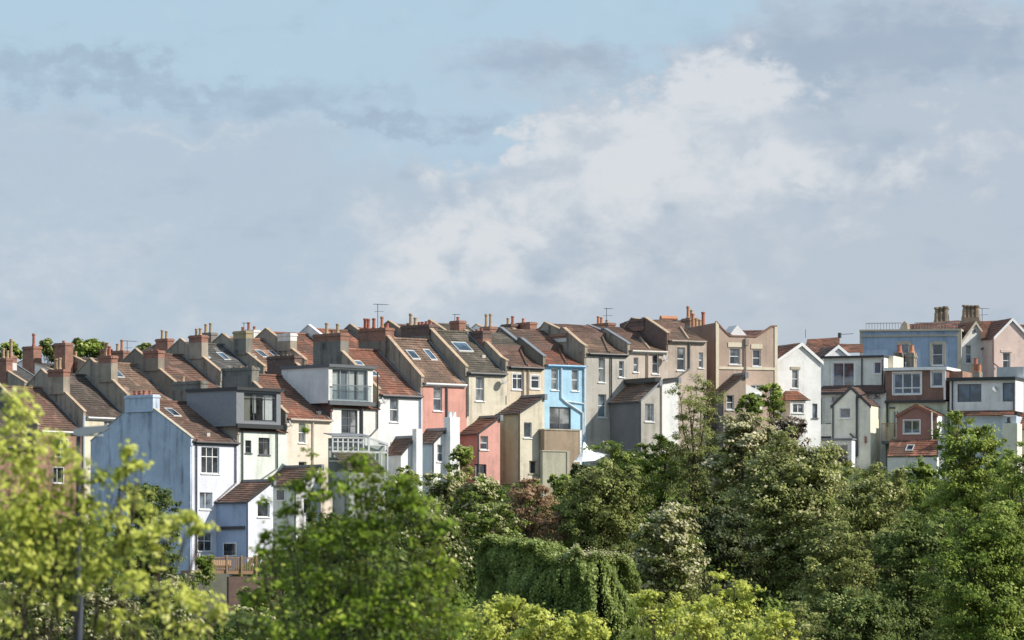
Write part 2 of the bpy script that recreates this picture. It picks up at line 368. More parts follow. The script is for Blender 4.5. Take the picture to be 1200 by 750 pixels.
    for q in range(rnd.choice([1, 2, 3])):
        fu, fz = rnd.uniform(.1, .9)*w, rnd.uniform(.12, .6)*ze
        if any(r_[0]-.3 < fu < r_[1]+.3 and r_[2]-.3 < fz < r_[3]+.3 for r_ in rects): continue
        H.build(MB().box(fu-.11, fu+.11, -.03, -.003, fz-.08, fz+.08), 'air_vent', paint((.3, .28, .26), .7))
    ROWA[key] = H
    return H

def outrigger(H, xa, xb, xc, ye, yt, yb, endm, sidem, roof, wins=(), cap=False, side_wins=(), gut=True):
    """single pitch rear extension: low on its left side, high on its right; xa wall junction, xb outer left corner, xc outer right corner"""
    u0 = H.u(xa); v = H.vv(xb, u0); u1 = H.u(xc, v); ze = H.z(ye, u0, v); zt = H.z(yt, u1, v); zb = H.z(yb, u0, v)
    rects = [H.rect(*q['r'], v) for q in wins]; m = MB()
    H.face(m, v, u0, u1, zb-2, ze, rects); m.poly([(u0, v, ze), (u1, v, ze), (u1, v, zt)])
    m.poly([(u1, v, zb-2), (u1, 0, zb-2), (u1, 0, zt), (u1, v, zt)])
    H.build(m, 'extension_wall', endm)
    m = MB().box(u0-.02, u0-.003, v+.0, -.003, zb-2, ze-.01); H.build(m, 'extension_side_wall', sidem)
    for q, rc in zip(wins, rects): H.window(v, rc, **{k: x for k, x in q.items() if k != 'r'})
    m = MB(); H.tiles(m, (u0-.12, v-.1, ze-.06), (u0-.12, -.003, ze-.06), (u1, -.003, zt), (u1, v-.1, zt), run=.25)
    m.poly([(u0-.12, v-.1, ze-.14), (u1, v-.1, zt-.1), (u1, v-.1, zt), (u0-.12, v-.1, ze-.06)])
    H.build(m, 'extension_roof', roof)
    m = MB(); m.extr([(u0-.1, v-.14, ze-.13), (u1, v-.14, zt-.1), (u1, v-.14, zt+.05), (u0-.1, v-.14, ze+.03)], (0, .035, 0))
    H.build(m, 'bargeboard', BLACK if not cap else LEAD)
    if gut: H.build(MB().tube((u0-.17, v-.1, ze-.1), (u0-.17, -.01, ze-.1), .06, .06, 6).tube((u0-.1, v-.09, ze-.12), (u0-.1, v-.09, zb), .05, .05, 6), 'extension_gutter', PIPE)
    if cap: H.build(MB().box(u1-.45, u1+.05, v-.1, -.005, zt-.02, zt+.28), 'flat_cap', BLACK)
    H.build(MB().box(u1-.1, u1+.14, v-.16, -.005, zt-.3, zt+.1), 'verge', LEAD)
    for (x0, y0, x1, y1) in side_wins:
        q0 = H.pu(x0, y0, u0); q1 = H.pu(x1, y1, u0); va, vb = sorted((q0[1], q1[1])); za, zc = sorted((q0[2], q1[2]))
        o = H.build(MB().box(u0-.07, u0-.022, va, va+.07, za, zc).box(u0-.07, u0-.022, vb-.07, vb, za, zc).box(u0-.07, u0-.022, va+.07, vb-.07, za, za+.07).box(u0-.07, u0-.022, va+.07, vb-.07, zc-.07, zc), 'window', PVC)
        MB().box(u0-.045, u0-.03, va+.07, vb-.07, za+.07, zc-.07).build('pane', GLASS, o)
    return u0, u1, v, ze, zt, zb

def dormer(H, xl, xr, yt, yb, ytl, wallm, wins, edge, fm, out=.25, sidem=None, curtains=()):
    """full width flat roofed box dormer standing on the rear slope, front plane just inside the wall"""
    v = out*-1; u0, u1 = H.u(xl, v), H.u(xr, v); z0, z1 = H.z(yb, u0, v), H.z(yt, u0, v); vb = H.hd*1.02
    rects = [H.rect(*q['r'], v) for q in wins]; m = MB(); H.face(m, v, u0, u1, z0, z1, rects)
    m.poly([(u1, v, z0), (u1, vb, z0), (u1, vb, z1), (u1, v, z1)]); m.poly([(u0, v, z0), (u1, v, z0), (u1, vb, z0), (u0, vb, z0)])
    o = H.build(m, 'dormer', wallm)
    MB().poly([(u0-.001, v, z0), (u0-.001, vb, z0), (u0-.001, vb, z1), (u0-.001, v, z1)]).build('dormer_cheek', sidem or wallm, o)
    MB().box(u0-.12, u1+.15, v-.2, vb, z1+.002, z1+.2).build('dormer_roof', edge, o)
    MB().box(u0-.05, u1+.08, v-.16, v-.005, z0-.12, z0+.16).build('dormer_apron', edge, o)
    for q, rc in zip(wins, rects):
        w = H.window(v, rc, **{k: x for k, x in q.items() if k != 'r'})
        a_, b_, c_, d_ = rc
        if q.get('glass') is CLEAR:
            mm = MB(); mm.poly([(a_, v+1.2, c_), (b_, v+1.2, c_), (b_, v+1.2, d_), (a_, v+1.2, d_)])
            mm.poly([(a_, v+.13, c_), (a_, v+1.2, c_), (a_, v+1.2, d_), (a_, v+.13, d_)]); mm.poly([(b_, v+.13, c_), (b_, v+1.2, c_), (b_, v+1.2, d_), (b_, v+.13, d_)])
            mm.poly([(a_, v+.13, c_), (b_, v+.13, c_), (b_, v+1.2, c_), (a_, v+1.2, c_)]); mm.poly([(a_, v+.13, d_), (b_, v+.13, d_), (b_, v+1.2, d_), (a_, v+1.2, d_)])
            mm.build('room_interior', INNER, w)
    for (x0, x1, y0, y1, cm) in curtains:
        m = MB(); ua, ub = H.u(x0, v), H.u(x1, v); za, zc = H.z(y1, ua, v), H.z(y0, ua, v); n = 12
        for k in range(n):
            t0, t1 = k/n, (k+1)/n; m.poly([(ua+(ub-ua)*t0, v+.24+.05*(k % 2), za), (ua+(ub-ua)*t1, v+.24+.05*((k+1) % 2), za), (ua+(ub-ua)*t1, v+.24+.05*((k+1) % 2), zc), (ua+(ub-ua)*t0, v+.24+.05*(k % 2), zc)])
        m.build('curtain', cm, o)
    return u0, u1, v, z0, z1

def chain(x0, Y, pts):
    """walk along a terrace: pts = [(x_right, angle)], returns depth at every left corner"""
    out = []; P = np.array([(x0-600)*Y/F, Y])
    for x1, a in pts:
        out.append(P[1]); r = np.array([math.sin(R(a)), math.cos(R(a))]); k = (x1-600)/F; P = P+r*((k*P[1]-P[0])/(r[0]-k*r[1]))
    return out
def Wn(x0, y0, x1, y1, cols=1, rows=2, **k): return dict(r=(x0, y0, x1, y1), cols=cols, rows=rows, **k)
P1 = lambda h, m, f: (h, m, f)

# ------------------------------------------------------------------ front terrace (row nearest the camera)
AX = [225, 280, 336, 389, 444, 495, 547, 594, 638, 687, 737, 783, 828]
AA = [42, 43, 44, 45, 47, 49, 51, 53, 55, 56, 57, 58]
AY = chain(225, 380., list(zip(AX[1:], AA)))
BLUEG = render_mat((.56, .63, .76), .6, soot=(.12, .15, .2)); LAV = render_mat((.74, .76, .86), .08); MINT = render_mat((.72, .77, .71), .2); PEACH = render_mat((.78, .68, .58), .12)
OFFW = render_mat((.76, .75, .72), .18); PURE = render_mat((.8, .8, .8), .06); PINK = render_mat((.66, .34, .285), .25); CREAM = render_mat((.68, .62, .5), .4)
CREAM2 = render_mat((.66, .56, .43), .3); SKYB = render_mat((.4, .62, .78), .2); GREYR = render_mat((.48, .45, .41), .4); TANR = render_mat((.56, .48, .41), .4); TAN2 = render_mat((.5, .41, .345), .4)
BROWNR = render_mat((.5, .375, .305), .35); PINK_SHADE = render_mat((.5, .24, .21), .3); OLIVE = render_mat((.52, .53, .38), .4); DKGREY = render_mat((.18, .18, .19), .35); PALEB = render_mat((.42, .53, .62), .1)

H = terrace('A0', 'end terrace house with tall windowless blue gable wall and white rear wall', 225, 280, AY[0], AA[0], 516, 690, (166, 470), LAV, T_BR, BLUEG, .16, STONE,
    [Wn(236, 524, 257, 555, 3, 2, split=.64), Wn(234, 577, 249, 597, 2, 1), Wn(232, 624, 249, 646, 2, 2, split=.55)],
    [([(230.5, 514), (230.5, 690)],), ([(276.5, 523), (276.5, 566), (252, 588)],)],
    [dict(xl=149, xr=182, ytop=463, mat=BLUEG, top=BLUEG, uu=(-.225, .4), topk=.1, pots=[(.3, POT_R, .25), (.3, POT_R, .42), (.32, POT_R, .58), (.28, POT_R, .78)])],
    [(.28, .62, .75, .95)], vents=[(.45, .12)])
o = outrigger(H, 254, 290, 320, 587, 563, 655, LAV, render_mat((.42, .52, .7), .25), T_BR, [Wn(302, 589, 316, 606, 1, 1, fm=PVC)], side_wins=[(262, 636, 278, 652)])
H.skylight(o[2]+1.1, o[2]+1.9, o[0]+.9, o[0]+1.4, lambda v: o[3]+.45)
H.build(MB().box(o[0]-.18, o[0]-.03, o[2]+.2, -.1, H.z(620), H.z(616.5)), 'canopy_rail', BLACK)

H = terrace('A1', 'pale green terraced house with black box dormer showing tall glass panes', 280, 336, AY[1], AA[1], 503, 640, (226, 458), MINT, T_BR, PARTY, .3, COP,
    [Wn(287.5, 516, 294.5, 531, 1, 2, fm=DGREY), Wn(303, 513, 316, 533, 2, 2, fm=DGREY, split=.72)],
    [([(284.5, 499), (284.5, 566)],), ([(325, 506), (325, 549), (300, 566)],)],
    [dict(xl=205, xr=238, ytop=447, mat=PARTYD, top=SOOT, pots=[(.35, POT_T, .25)])], gutter=False)
dormer(H, 277, 329, 457, 499, 457, paint((.2, .21, .23), .5), [Wn(286, 461, 324, 494, 3, 2, split=.86, fm=DGREY, glass=CLEAR, sill=False)], BLACK, DGREY, sidem=paint((.24, .255, .28), .6), curtains=[(311, 322, 463, 492, CURT), (287, 296, 463, 493, paint((.35, .33, .27), .9)), (299, 303, 463, 484, CURT)])
outrigger(H, 303, 346, 376, 568, 546, 640, PURE, MINT, T_BR, [Wn(356, 585, 366, 602, 1, 1)], side_wins=[(324, 573, 335, 587)])

H = terrace('A2', 'peach terraced house under a plain rust tiled roof between two box dormers', 336, 389, AY[2], AA[2], 489, 620, (283, 439), PEACH, T_RD, SOOT, .3, COP,
    [Wn(350, 495, 358, 519, 1, 2), Wn(350, 541, 359, 560, 1, 1)], [([(367, 490), (367, 560)], paint((.55, .47, .4), .6))],
    [dict(xl=263, xr=298, ytop=431, mat=SOOT, top=SOOT, pots=[(.1, POT_T, .1), (.1, POT_G, .3), (.12, POT_T, .5), (.1, POT_G, .7), (.1, POT_T, .9)])], gut=paint((.5, .42, .36), .6), vents=[(.05, .2), (.8, .1)])

H = terrace('A3', 'white terraced house with white box dormer and glass balcony behind a brick parapet', 389, 444, AY[3], AA[3], 476, 600, (338, 430), OFFW, T_RD, BRKD, .75, COP,
    [Wn(400, 480.5, 419, 508, 2, 3, fm=DGREY), ], [([(424, 477), (424, 512)], None, .1), ([(442.5, 436), (442.5, 502), (434, 511)],)],
    [dict(xl=316, xr=348, ytop=417, mat=BRKD, top=BRKD, pots=[(.1, POT_G, .2), (.1, POT_G, .45), (.12, POT_G, .7)])], gutter=False)
d = dormer(H, 385, 437, 430, 472, 430, OFFW, [Wn(389.5, 433, 431, 469, 4, 1, fm=paint((.33, .35, .37), .5), glass=CLEAR, sill=False)], DGREY, DGREY, sidem=PURE, curtains=[(389.5, 399, 435, 468, CURT), (409, 418, 435, 468, CURT), (421, 430, 435, 468, CURT), (400, 408, 437, 468, paint((.35, .4, .42), .7))])
za = H.z(451, 0, -.3); m = MB().box(d[0]+.2, d[1]-.3, d[2]-.2, d[2]-.15, za-.04, za+.03)
H.build(m, 'balcony_rail', METAL); H.build(MB().box(d[0]+.22, d[1]-.32, d[2]-.18, d[2]-.165, H.z(470, 0, -.3), za-.05), 'balcony_glass', CLEAR)

H = terrace('A4', 'plain white terraced house with one tall window, right of the white box dormer', 444, 495, AY[4], AA[4], 461, 600, (394, 409), PURE, T_RD, PARTY, .3, COP,
    [Wn(457, 465.5, 467, 494.5, 1, 2)], [([(493, 462), (493, 530)], paint((.2, .27, .38), .5))],
    [dict(xl=370, xr=402, ytop=391, mat=SOOT, top=BRK, pots=[(.75, POT_T, .35), (.65, POT_T, .75), (.2, POT_G, .55)], uu=(-.235, .5))], [(.06, .62, .9, .5), (.12, .38, 1.1, .55)], gut=DGREY)
o4 = outrigger(H, 449, 470, 486, 532, 512, 600, PURE, PURE, T_BR, gut=False)
H.build(MB().box(o4[1]-.3, o4[1]+.25, o4[2]-.5, o4[2]-.1, o4[5]-1, H.z(502, 0, o4[2])), 'garden_chimney', PURE)
H = terrace('A5', 'salmon pink terraced house with two rooflights in its brown roof', 495, 547, AY[5], AA[5], 447, 580, (453, 397), PINK, T_TAN, PARTY, .32, COP,
    [Wn(508, 453, 518, 481.5, 1, 2)], [([(524, 449), (524, 497)], DGREY, .06)],
    [dict(xl=423, xr=455, ytop=385, mat=PARTYD, top=BRK, topk=.9, pots=[(.75, POT_R, .1), (.72, POT_R, .22), (.72, POT_R, .42), (.8, POT_O, .72), (.3, POT_R, .9)], uu=(-.235, .5))], [(.2, .52, .75, .8), (.62, .52, .6, .95)], gut=PVC)
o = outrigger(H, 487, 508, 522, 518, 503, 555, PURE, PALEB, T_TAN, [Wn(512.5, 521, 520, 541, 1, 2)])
zc = H.z(489, o[1], o[2]); H.build(MB().box(o[1]-.05, o[1]+.8, o[2]-.55, o[2]+.1, o[5]-2, zc), 'rear_chimney', PURE)
for k in (0, 1): H.build(MB().lathe((o[1]+.2+.4*k, o[2]-.2, zc), [(.14, 0), (.12, .35), (.14, .38), (.1, .38)]), 'chimney_pot', PVC)

H = terrace('A6', 'cream rendered terraced house under a mossy dark roof with one rooflight', 547, 594, AY[6], AA[6], 435, 570, (503, 388), CREAM, T_OL, PARTY, .32, COP,
    [Wn(557.5, 441, 567.5, 470, 1, 2)], [([(548.5, 435), (548.5, 488)],)],
    [dict(xl=473, xr=506, ytop=381, mat=PARTYD, top=BRKD, topk=.8, pots=[(.85, POT_T, .2), (.55, POT_T, .36), (.2, POT_R, .1), (.22, POT_R, .5), (.22, POT_R, .62), (.24, POT_R, .76), (.22, POT_R, .9)], uu=(-.235, .5))], [(.28, .5, 1.3, .95)], gut=DGREY, vents=[(.72, .35)])
o = outrigger(H, 538, 561, 586, 507, 488, 560, render_mat((.66, .345, .3), .3), PINK_SHADE, T_RD, [Wn(563, 511, 572, 527, 1, 2), Wn(556, 544, 570, 560, 2, 1, fm=DGREY)], )  # side wall: the end wall's pink, darkened and reddened for its shade
H.skylight(o[2]+.5, o[2]+1.3, o[0]+.7, o[0]+1.2, lambda v: o[3]+.38)

BK = lambda x, y, m=None: (x, y, m or T_BR)
H = terrace('A7', 'beige terraced house with two small white windows and hipped brown roof', 594, 638, AY[7], AA[7], 428.5, 575, (571, 409), CREAM2, T_BR, PARTY, .42, COP,
    [Wn(600, 438, 612, 456.5, 2, 2, split=.7, surround=.06, dep=.04), Wn(622, 440, 632, 455.5, 1, 2, split=.65, surround=.06, dep=.04)], [([(613.5, 429), (613.5, 464)], paint((.3, .2, .15), .6)), ([(619.5, 429), (619.5, 464)], paint((.36, .27, .2), .6))],
    [dict(xl=552, xr=569, ytop=388, mat=BRK, top=BRKD, pots=[(.15, POT_R, .3), (.18, POT_R, .6)], uu=(-.235, .5))], hip=True, back=BK(546, 388, T_OL), gable=T_BR)
outrigger(H, 583, 609, 638, 483, 463.5, 575, CREAM, OLIVE, T_NEW, [Wn(614, 495, 623, 513, 1, 1), Wn(620, 540, 629, 555, 1, 1, fm=STONE)], gut=True)
H.pipe([(597, 461), (597, 471)], v=-.1, mat=PVC, r=.04)
H = terrace('A8', 'sky blue terraced house with white pipes and a large dark doorway', 638, 687, AY[8], AA[8], 426.5, 560, (612, 408), SKYB, T_RD, PARTYD, .62, LEAD,
    [Wn(646, 431, 654, 457, 1, 2), Wn(670, 432.5, 678, 458, 1, 2), Wn(644, 477, 669, 505, 2, 1, fm=DGREY, sill=False)],
    [([(658, 430), (658, 466), (663, 471), (683, 484), (683, 515)], WPIPE, .06), ([(685, 430), (685, 512)], WPIPE, .06), ([(663, 470), (684, 473)], WPIPE, .04)],
    [], hip=True, back=BK(588, 385, T_BR), gut=paint((.25, .5, .75), .5), gable=T_RD)
H = terrace('A9', 'grey roughcast terraced house next to the sky blue one', 687, 737, AY[9], AA[9], 413, 550, (662, 394), GREYR, T_TAN, PARTY, .5, COP,
    [Wn(701.5, 415, 709, 448, 1, 2), Wn(725.5, 423, 731, 442, 1, 2), Wn(701, 462, 710.5, 489, 1, 2)], [([(716.5, 415), (716.5, 466)],)],
    [dict(xl=646, xr=666, ytop=391, mat=OFFW, top=BRKO, topk=.35, pots=[(.15, POT_O, .3), (.3, POT_O, .7)], uu=(-.2, .3))], hip=True, back=BK(640, 379, T_BR), gable=T_TAN)
outrigger(H, 715, 751, 773, 469, 447, 560, GREYR, DKGREY, T_TAN, [Wn(756, 473, 766, 494, 1, 1, sill=True)], cap=True)  # side wall turned from the sun: shade put into its darker grey
H = terrace('A10', 'narrow tan terraced house with two slim windows, right of the grey house', 737, 783, AY[10], AA[10], 410, 540, (710, 395), TANR, T_TAN, PARTY, .5, LEAD,
    [Wn(742.5, 419, 748, 436, 1, 2), Wn(764.5, 414.5, 772, 438, 1, 2)], [([(759, 411), (759, 445)], paint((.28, .2, .17), .6))],
    [], hip=True, back=BK(690, 382, T_BR), gut=paint((.6, .57, .52), .6), gable=COP)
outrigger(H, 760, 776, 795, 447, 444, 540, PURE, GREYR, T_BR, gut=False)
H = terrace('A11', 'brown roughcast terraced house beneath a tall brick chimney', 783, 828, AY[11], AA[11], 398, 530, (758, 383), TAN2, T_TAN, BRKD, .55, COP,
    [Wn(793.5, 407, 803, 434, 1, 2), Wn(819, 413, 824, 431, 1, 2)], [([(808, 399), (808, 432), (786, 448)], DGREY, .06)],
    [dict(xl=741, xr=757, ytop=374, mat=BRK, top=BRKD, pots=[(.1, POT_R, .3), (.1, POT_R, .7)])], hip=True, back=BK(742, 374, T_TAN), gut=paint((.35, .3, .26), .7), gable=COP)

def dish(H, px, py, r=.27):
    c = np.array(H.p(px, py, -.35)); d = np.array([.5, -.75, .35]); d /= np.linalg.norm(d); m = MB().tube(c, c+d*.05, r*.6, r, 14).tube(c, H.p(px, py+2, -.0), .025, .025, 5).tube(c+d*.05-np.array([0, 0, r*.8]), c+d*.4, .012, .012, 4)
    m.build('satellite_dish', paint((.35, .36, .38), .5), H.e)
dish(ROWA['A2'], 340, 497); dish(ROWA['A6'], 590, 447); dish(ROWA['A10'], 779, 420); dish(ROWA['A4'], 449, 470)
# aerials on the terrace roofs
def aerial(H, px, py, u, v, zb, w=.9, mat=None):
    zt = zb+(HZ-py)*H.xy(u, v)[1]/F-H.zb-zb; m = MB().tube((u, v, zb), (u, v, zt), .022, .022, 5)
    m.tube((u-w*.4, v, zt-.04), (u+w, v+.2, zt-.02), .016, .016, 5)
    for k in range(7): m.tube((u-w*.3+k*w*.2, v-.16, zt-.03), (u-w*.3+k*w*.2, v+.16, zt-.03), .01, .01, 4)
    m.tube((u-.3, v, zt-.55), (u+.5, v, zt-.5), .014, .014, 5)
    return m.build('aerial', PIPE, H.e)
Ha = ROWA['A5']; aerial(Ha, 440, 356, .2, Ha.vv(440), Ha.z(385), 1.0)
Ha = ROWA['A10']; aerial(Ha, 708, 361, .2, Ha.vv(708), Ha.z(392), .5)

# brown house with the dipped parapet
H = House('parapet_house', 'brown rendered house with dipped parapet and cream edges at the terrace end', 'house', 840, 411, 70, 520); e = H
w = H.u(910); D = 6.6; zl = H.z(394); zt = H.z(378); zt2 = H.z(383, w)
wins = [Wn(855, 408, 867.5, 427, 1, 2), Wn(882, 410, 891.5, 429, 1, 2), Wn(880, 451, 893, 474, 2, 1), Wn(902, 455, 907, 474, 1, 1, fm=DGREY)]
rects = [H.rect(*q['r']) for q in wins]; m = MB(); H.face(m, 0, 0, w, -4, zl, rects)
ua, ub = H.u(856), H.u(887); prof = [(0, 0, zl), (ua, 0, zl)]
for k in range(7):
    t = k/6; prof.append((ua*(1-t), 0, zl+(zt-zl)*(t**1.15)))
m.extr(prof, (0, .3, 0)); m.extr([(ub, 0, zl), (w, 0, zl), (w, 0, zt2), (w-.3, 0, zt2)], (0, .3, 0)); m.poly([(w, 0, -4), (w, D, -4), (w, D, zl), (w, 0, zl)])
H.build(m, 'wall', BROWNR)
H.build(MB().extr([(-.03, .3, -4), (-.03, D, -4), (-.03, D, zt-.1), (-.03, .3, zt)], (.3, 0, 0)), 'side_wall', render_mat((.3, .2, .16), .5))  # unlit side: shade put into a darker brown than the front wall
for q, rc in zip(wins, rects): H.window(0, rc, **{k: v for k, v in q.items() if k != 'r'})
m = MB(); m.box(-.08, .14, -.05, .02, -2, zt+.05).box(w-.16, w+.06, -.05, .02, -2, zt2+.05)
z = H.z(431); m.box(.14, w-.16, -.06, -.003, z-.09, z+.09)
for q in wins[:2]:
    r = H.rect(*q['r']); m.box(r[0]-.12, r[1]+.12, -.045, -.003, r[3]+.08, r[3]+.4)
H.build(m, 'stone_trim', paint((.7, .62, .48), .8))
m = MB(); pr = prof[1:]
for (a_, b_) in zip(pr[:-1], pr[1:]): m.extr([(a_[0], -.06, a_[2]+.004), (b_[0], -.06, b_[2]+.004), (b_[0], -.06, b_[2]+.1), (a_[0], -.06, a_[2]+.1)], (0, .42, 0))
m.box(ua, ub, -.06, .36, zl+.004, zl+.1); m.extr([(ub, -.06, zl+.004), (w-.3, -.06, zt2+.004), (w-.3, -.06, zt2+.1), (ub, -.06, zl+.1)], (0, .42, 0)); m.box(w-.3, w+.03, -.06, .36, zt2+.004, zt2+.1)
H.build(m, 'coping', BRK)
m = MB(); um = w*.47
H.tiles(m, (um, .4, zl-.3), (um, D, zl-.3), (.2, D, zt-.1), (.2, .4, zt-.25)); H.tiles(m, (um, .4, zl-.3), (um, D, zl-.3), (w-.1, D, zt2+.1), (w-.1, .4, zt2-.2))
H.build(m, 'valley_roof', T_RD)
a0, a1, a2 = H.p(854, 394, 2.), H.p(876, 394, 2.), H.p(864, 381, 2.); H.build(MB().extr([a0, a1, a2], (0, 1.6, 0)), 'roof_gable', PURE)
H.build(MB().tube(H.p(874, 396, -.1), H.p(874, 440, -.1), .06).box(H.u(872.5), H.u(876.5), -.2, -.01, H.z(404), H.z(397)), 'downpipe', paint((.3, .24, .2), .6))
o = outrigger(H, 835, 848, 874, 460, 438, 500, render_mat((.4, .31, .25), .2), DKGREY, T_BR, [Wn(851.5, 463, 860, 480, 1, 2)])
H.build(MB().extr([H.p(873, 450, -1.2), H.p(893, 459, -1.2), H.p(893, 480, -1.2), H.p(873, 480, -1.2)], (0, 1.19, 0)), 'porch', PURE)
for x0, x1 in ((876, 882), (884, 891)): H.window(-1.25, H.rect(x0, 461, x1, 480, -1.25), 1, 1, dep=.0, sill=False)
for (x, y, mt, h) in ((809, 366, POT_O, .9), (813, 370, POT_T, .5), (821, 365, POT_R, .9), (817, 373, POT_T, .4)):
    v_ = H.vv(x); H.build(MB().lathe((.2, v_, zt-.1), [(.16, 0), (.13, .1), (.12, h), (.16, h+.04), (.15, h+.12), (.08, h+.12)]), 'chimney_pot', mt)
# grey flat stack between
H = House('flat_roofed_block', 'grey flat roofed block with orange ridge tiles behind the terrace', 'house', 769, 425, 66, 470)
w = H.u(807); zt = H.z(376.5); H.build(MB().box(0, w, 0, 4, -2, zt), 'wall', PARTYD); H.build(MB().box(-.1, w+.1, -.1, 4.1, zt+.003, zt+.12), 'parapet', DGREY)
H.build(MB().tube((w*.35, 1.2, zt+.3), (w*.85, 1.2, zt+.3), .22, .22, 6), 'ridge_tiles', POT_O)
H.chimney(802, 812, 373, mat=PARTY, top=BRKO, pots=[(.9, POT_O, .3), (.6, POT_T, .7)], u=w-.5)

# ------------------------------------------------------------------ upper terrace behind
BX = [-5, 45, 99, 150, 205, 260, 310, 358, 407, 455, 502, 548, 592]
BA = [41, 42, 42, 43, 43, 44, 45, 46, 47, 48, 49, 50]
BY = chain(-5, 409., list(zip(BX[1:], BA)))
BR = [(-52, 468), (-3, 453), (50, 438), (107, 425), (160, 414), (213, 402), (262, 396), (313, 390), (363, 386), (412, 385), (457, 381), (505, 380)]
BE = [522, 503, 487, 468, 452, 441, 434, 426, 421, 418, 412, 410]
BM = [(BRKO, T_DK, PARTYD, PARTY), (BRKO, T_BR, PARTYD, PARTY), (render_mat((.72, .66, .52), .1), T_DK, PARTY, PARTY), (PURE, T_TAN, PARTY, PARTY), (CREAM, T_BR, PARTYD, PARTYD), (GREYR, T_SL, PARTY, PARTY),
      (CREAM2, T_OR, PARTY, PARTY), (CREAM2, T_RD, PARTY, PARTY), (PURE, T_RD, OFFW, SOOT), (CREAM, T_RD, PARTYD, BRK), (GREYR, T_BR, PARTYD, BRK), (GREYR, T_OL, PARTY, BRK)]
BCH = [None, None, dict(xl=59, xr=77, ytop=433, pots=[(.8, POT_T, .3), (.85, POT_T, .55)]), dict(xl=118, xr=133, ytop=417, pots=[(.4, POT_T, .3), (.7, POT_R, .6)]), dict(xl=171, xr=188, ytop=411, pots=[(.1, POT_R, .3), (.12, POT_R, .7)]),
       dict(xl=224, xr=239, ytop=393, pots=[(.5, POT_T, .35), (.52, POT_T, .65)]), dict(xl=276, xr=291, ytop=388, pots=[(.3, POT_R, .5)], mat=SOOT, top=render_mat((.4, .33, .2), .5)), dict(xl=328, xr=343, ytop=391, mat=PARTY, top=OFFW, pots=[]),
       None, None, None, dict(xl=530, xr=541, ytop=376, mat=BRK, top=BRK, pots=[(.3, POT_R, .5)])]
BL = ['brick terraced house at the left edge, mostly behind leaves', 'orange brick terraced house with white framed windows behind the sprays of leaves', 'cream terraced house with mossy dark roof beside the blue gable',
      'terrace house roof with one rooflight just above the blue gable chimney', 'terrace house with brown roof whose twin party walls lack tall pots', 'terrace house under a grey slate roof with rooflights',
      'terrace house with orange tiled roof and three rooflights', 'terrace house with red brown roof beside a white edged chimney', 'white gabled terrace house peeping above the brown roofs', 'terrace house with rust roof left of the red pots',
      'terrace house roof tucked behind the red pots of the pink house', 'terrace house with mossy roof and a lone brick stack at its ridge']
BS = [(), (), (), [(.25, .6, .75, .95)], (), [(.05, .55, .9, .8), (.55, .52, .7, .95)], [(.05, .4, .7, 1.), (.38, .42, .7, 1.), (.7, .42, .6, 1.)], (), (), (), (), [(.4, .5, .9, .8)]]
for k in range(12):
    w_, r_, p_, c_ = BM[k]; ch = []
    if BCH[k]:
        d_ = dict(BCH[k]); d_.setdefault('mat', PARTY if k != 4 else PARTYD); d_.setdefault('top', BRK); ch = [d_]
    wi = []
    if k == 1: wi = [Wn(65, 515, 79, 536, 2, 1, surround=.06), Wn(62, 548, 74, 566, 2, 1, surround=.06)]
    if k == 2: wi = [Wn(122, 493, 133, 506, 2, 1)]
    H = terrace('B%d' % k, BL[k], BX[k], BX[k+1], BY[k], BA[k], BE[k], BE[k]+110, BR[k], w_, r_, p_, .3, COP if k != 8 else PURE, wi, chim=ch, sky=BS[k], group='upper row of terraced houses', gut=PVC if k in (1, 2) else PIPE)
Hb = ROWA['B2']; Hb.pipe([(98.5, 487), (98.5, 570)], mat=WPIPE, r=.1)
Hb = ROWA['B3']; aerial(Hb, 149, 399, .4, Hb.vv(149, .4), Hb.z(415), 1.)
Hb = ROWA['B11']; aerial(Hb, 533, 368, .2, Hb.vv(533, .2), Hb.z(378), .5)
Hb = ROWA['B6']; aerial(Hb, 300, 378, -1.2, Hb.vv(300), Hb.z(400), .4)

# third terrace: brick stacks and roofs on the skyline
def skyhouse(label, x0, x1, Y, a, ye, ridge, wall, roof, stacks, party=None, par=.25):
    H = terrace('S%d' % x0, label, x0, x1, Y, a, ye, ye+90, ridge, wall, roof, party, par, group='houses along the skyline')
    for c in stacks: H.chimney(**c, zbot=H.ze-.5)
    return H
skyhouse('slate roofed house on the skyline at the far left', 30, 62, 445, 44, 452, (-14, 424), GREYR, T_SL, [dict(xl=-2, xr=10, ytop=420, mat=BRK, pots=[(.8, POT_T, .4), (.6, POT_T, .8)]), dict(xl=9, xr=15, ytop=417, mat=OFFW, pots=[(1.3, POT_T, .5)], u=1.2)])
skyhouse('white walled house on the skyline with one big square brick stack', 86, 122, 448, 44, 446, (30, 426), PURE, T_SL, [dict(xl=29, xr=42, ytop=406, mat=BRK, uu=(-.235, .6), pots=[(1.0, POT_R, .65)]), dict(xl=66, xr=79, ytop=402, mat=BRK, uu=(-.235, .6), pots=[(.2, POT_R, .5)], u=.9)], PURE)
skyhouse('skyline house with clustered tan pots left of the brown roofs', 128, 172, 448, 44, 442, (84, 420), GREYR, T_DK, [dict(xl=77, xr=92, ytop=424, mat=BRKD, pots=[(.8, POT_T, .3), (.8, POT_T, .7)]), dict(xl=120, xr=127, ytop=409, mat=BRKD, pots=[(.5, POT_T, .3), (.5, POT_T, .7)], u=1.0), dict(xl=134, xr=147, ytop=411, mat=BRK, pots=[(.55, POT_T, .2), (.85, POT_O, .6)], u=1.4)])
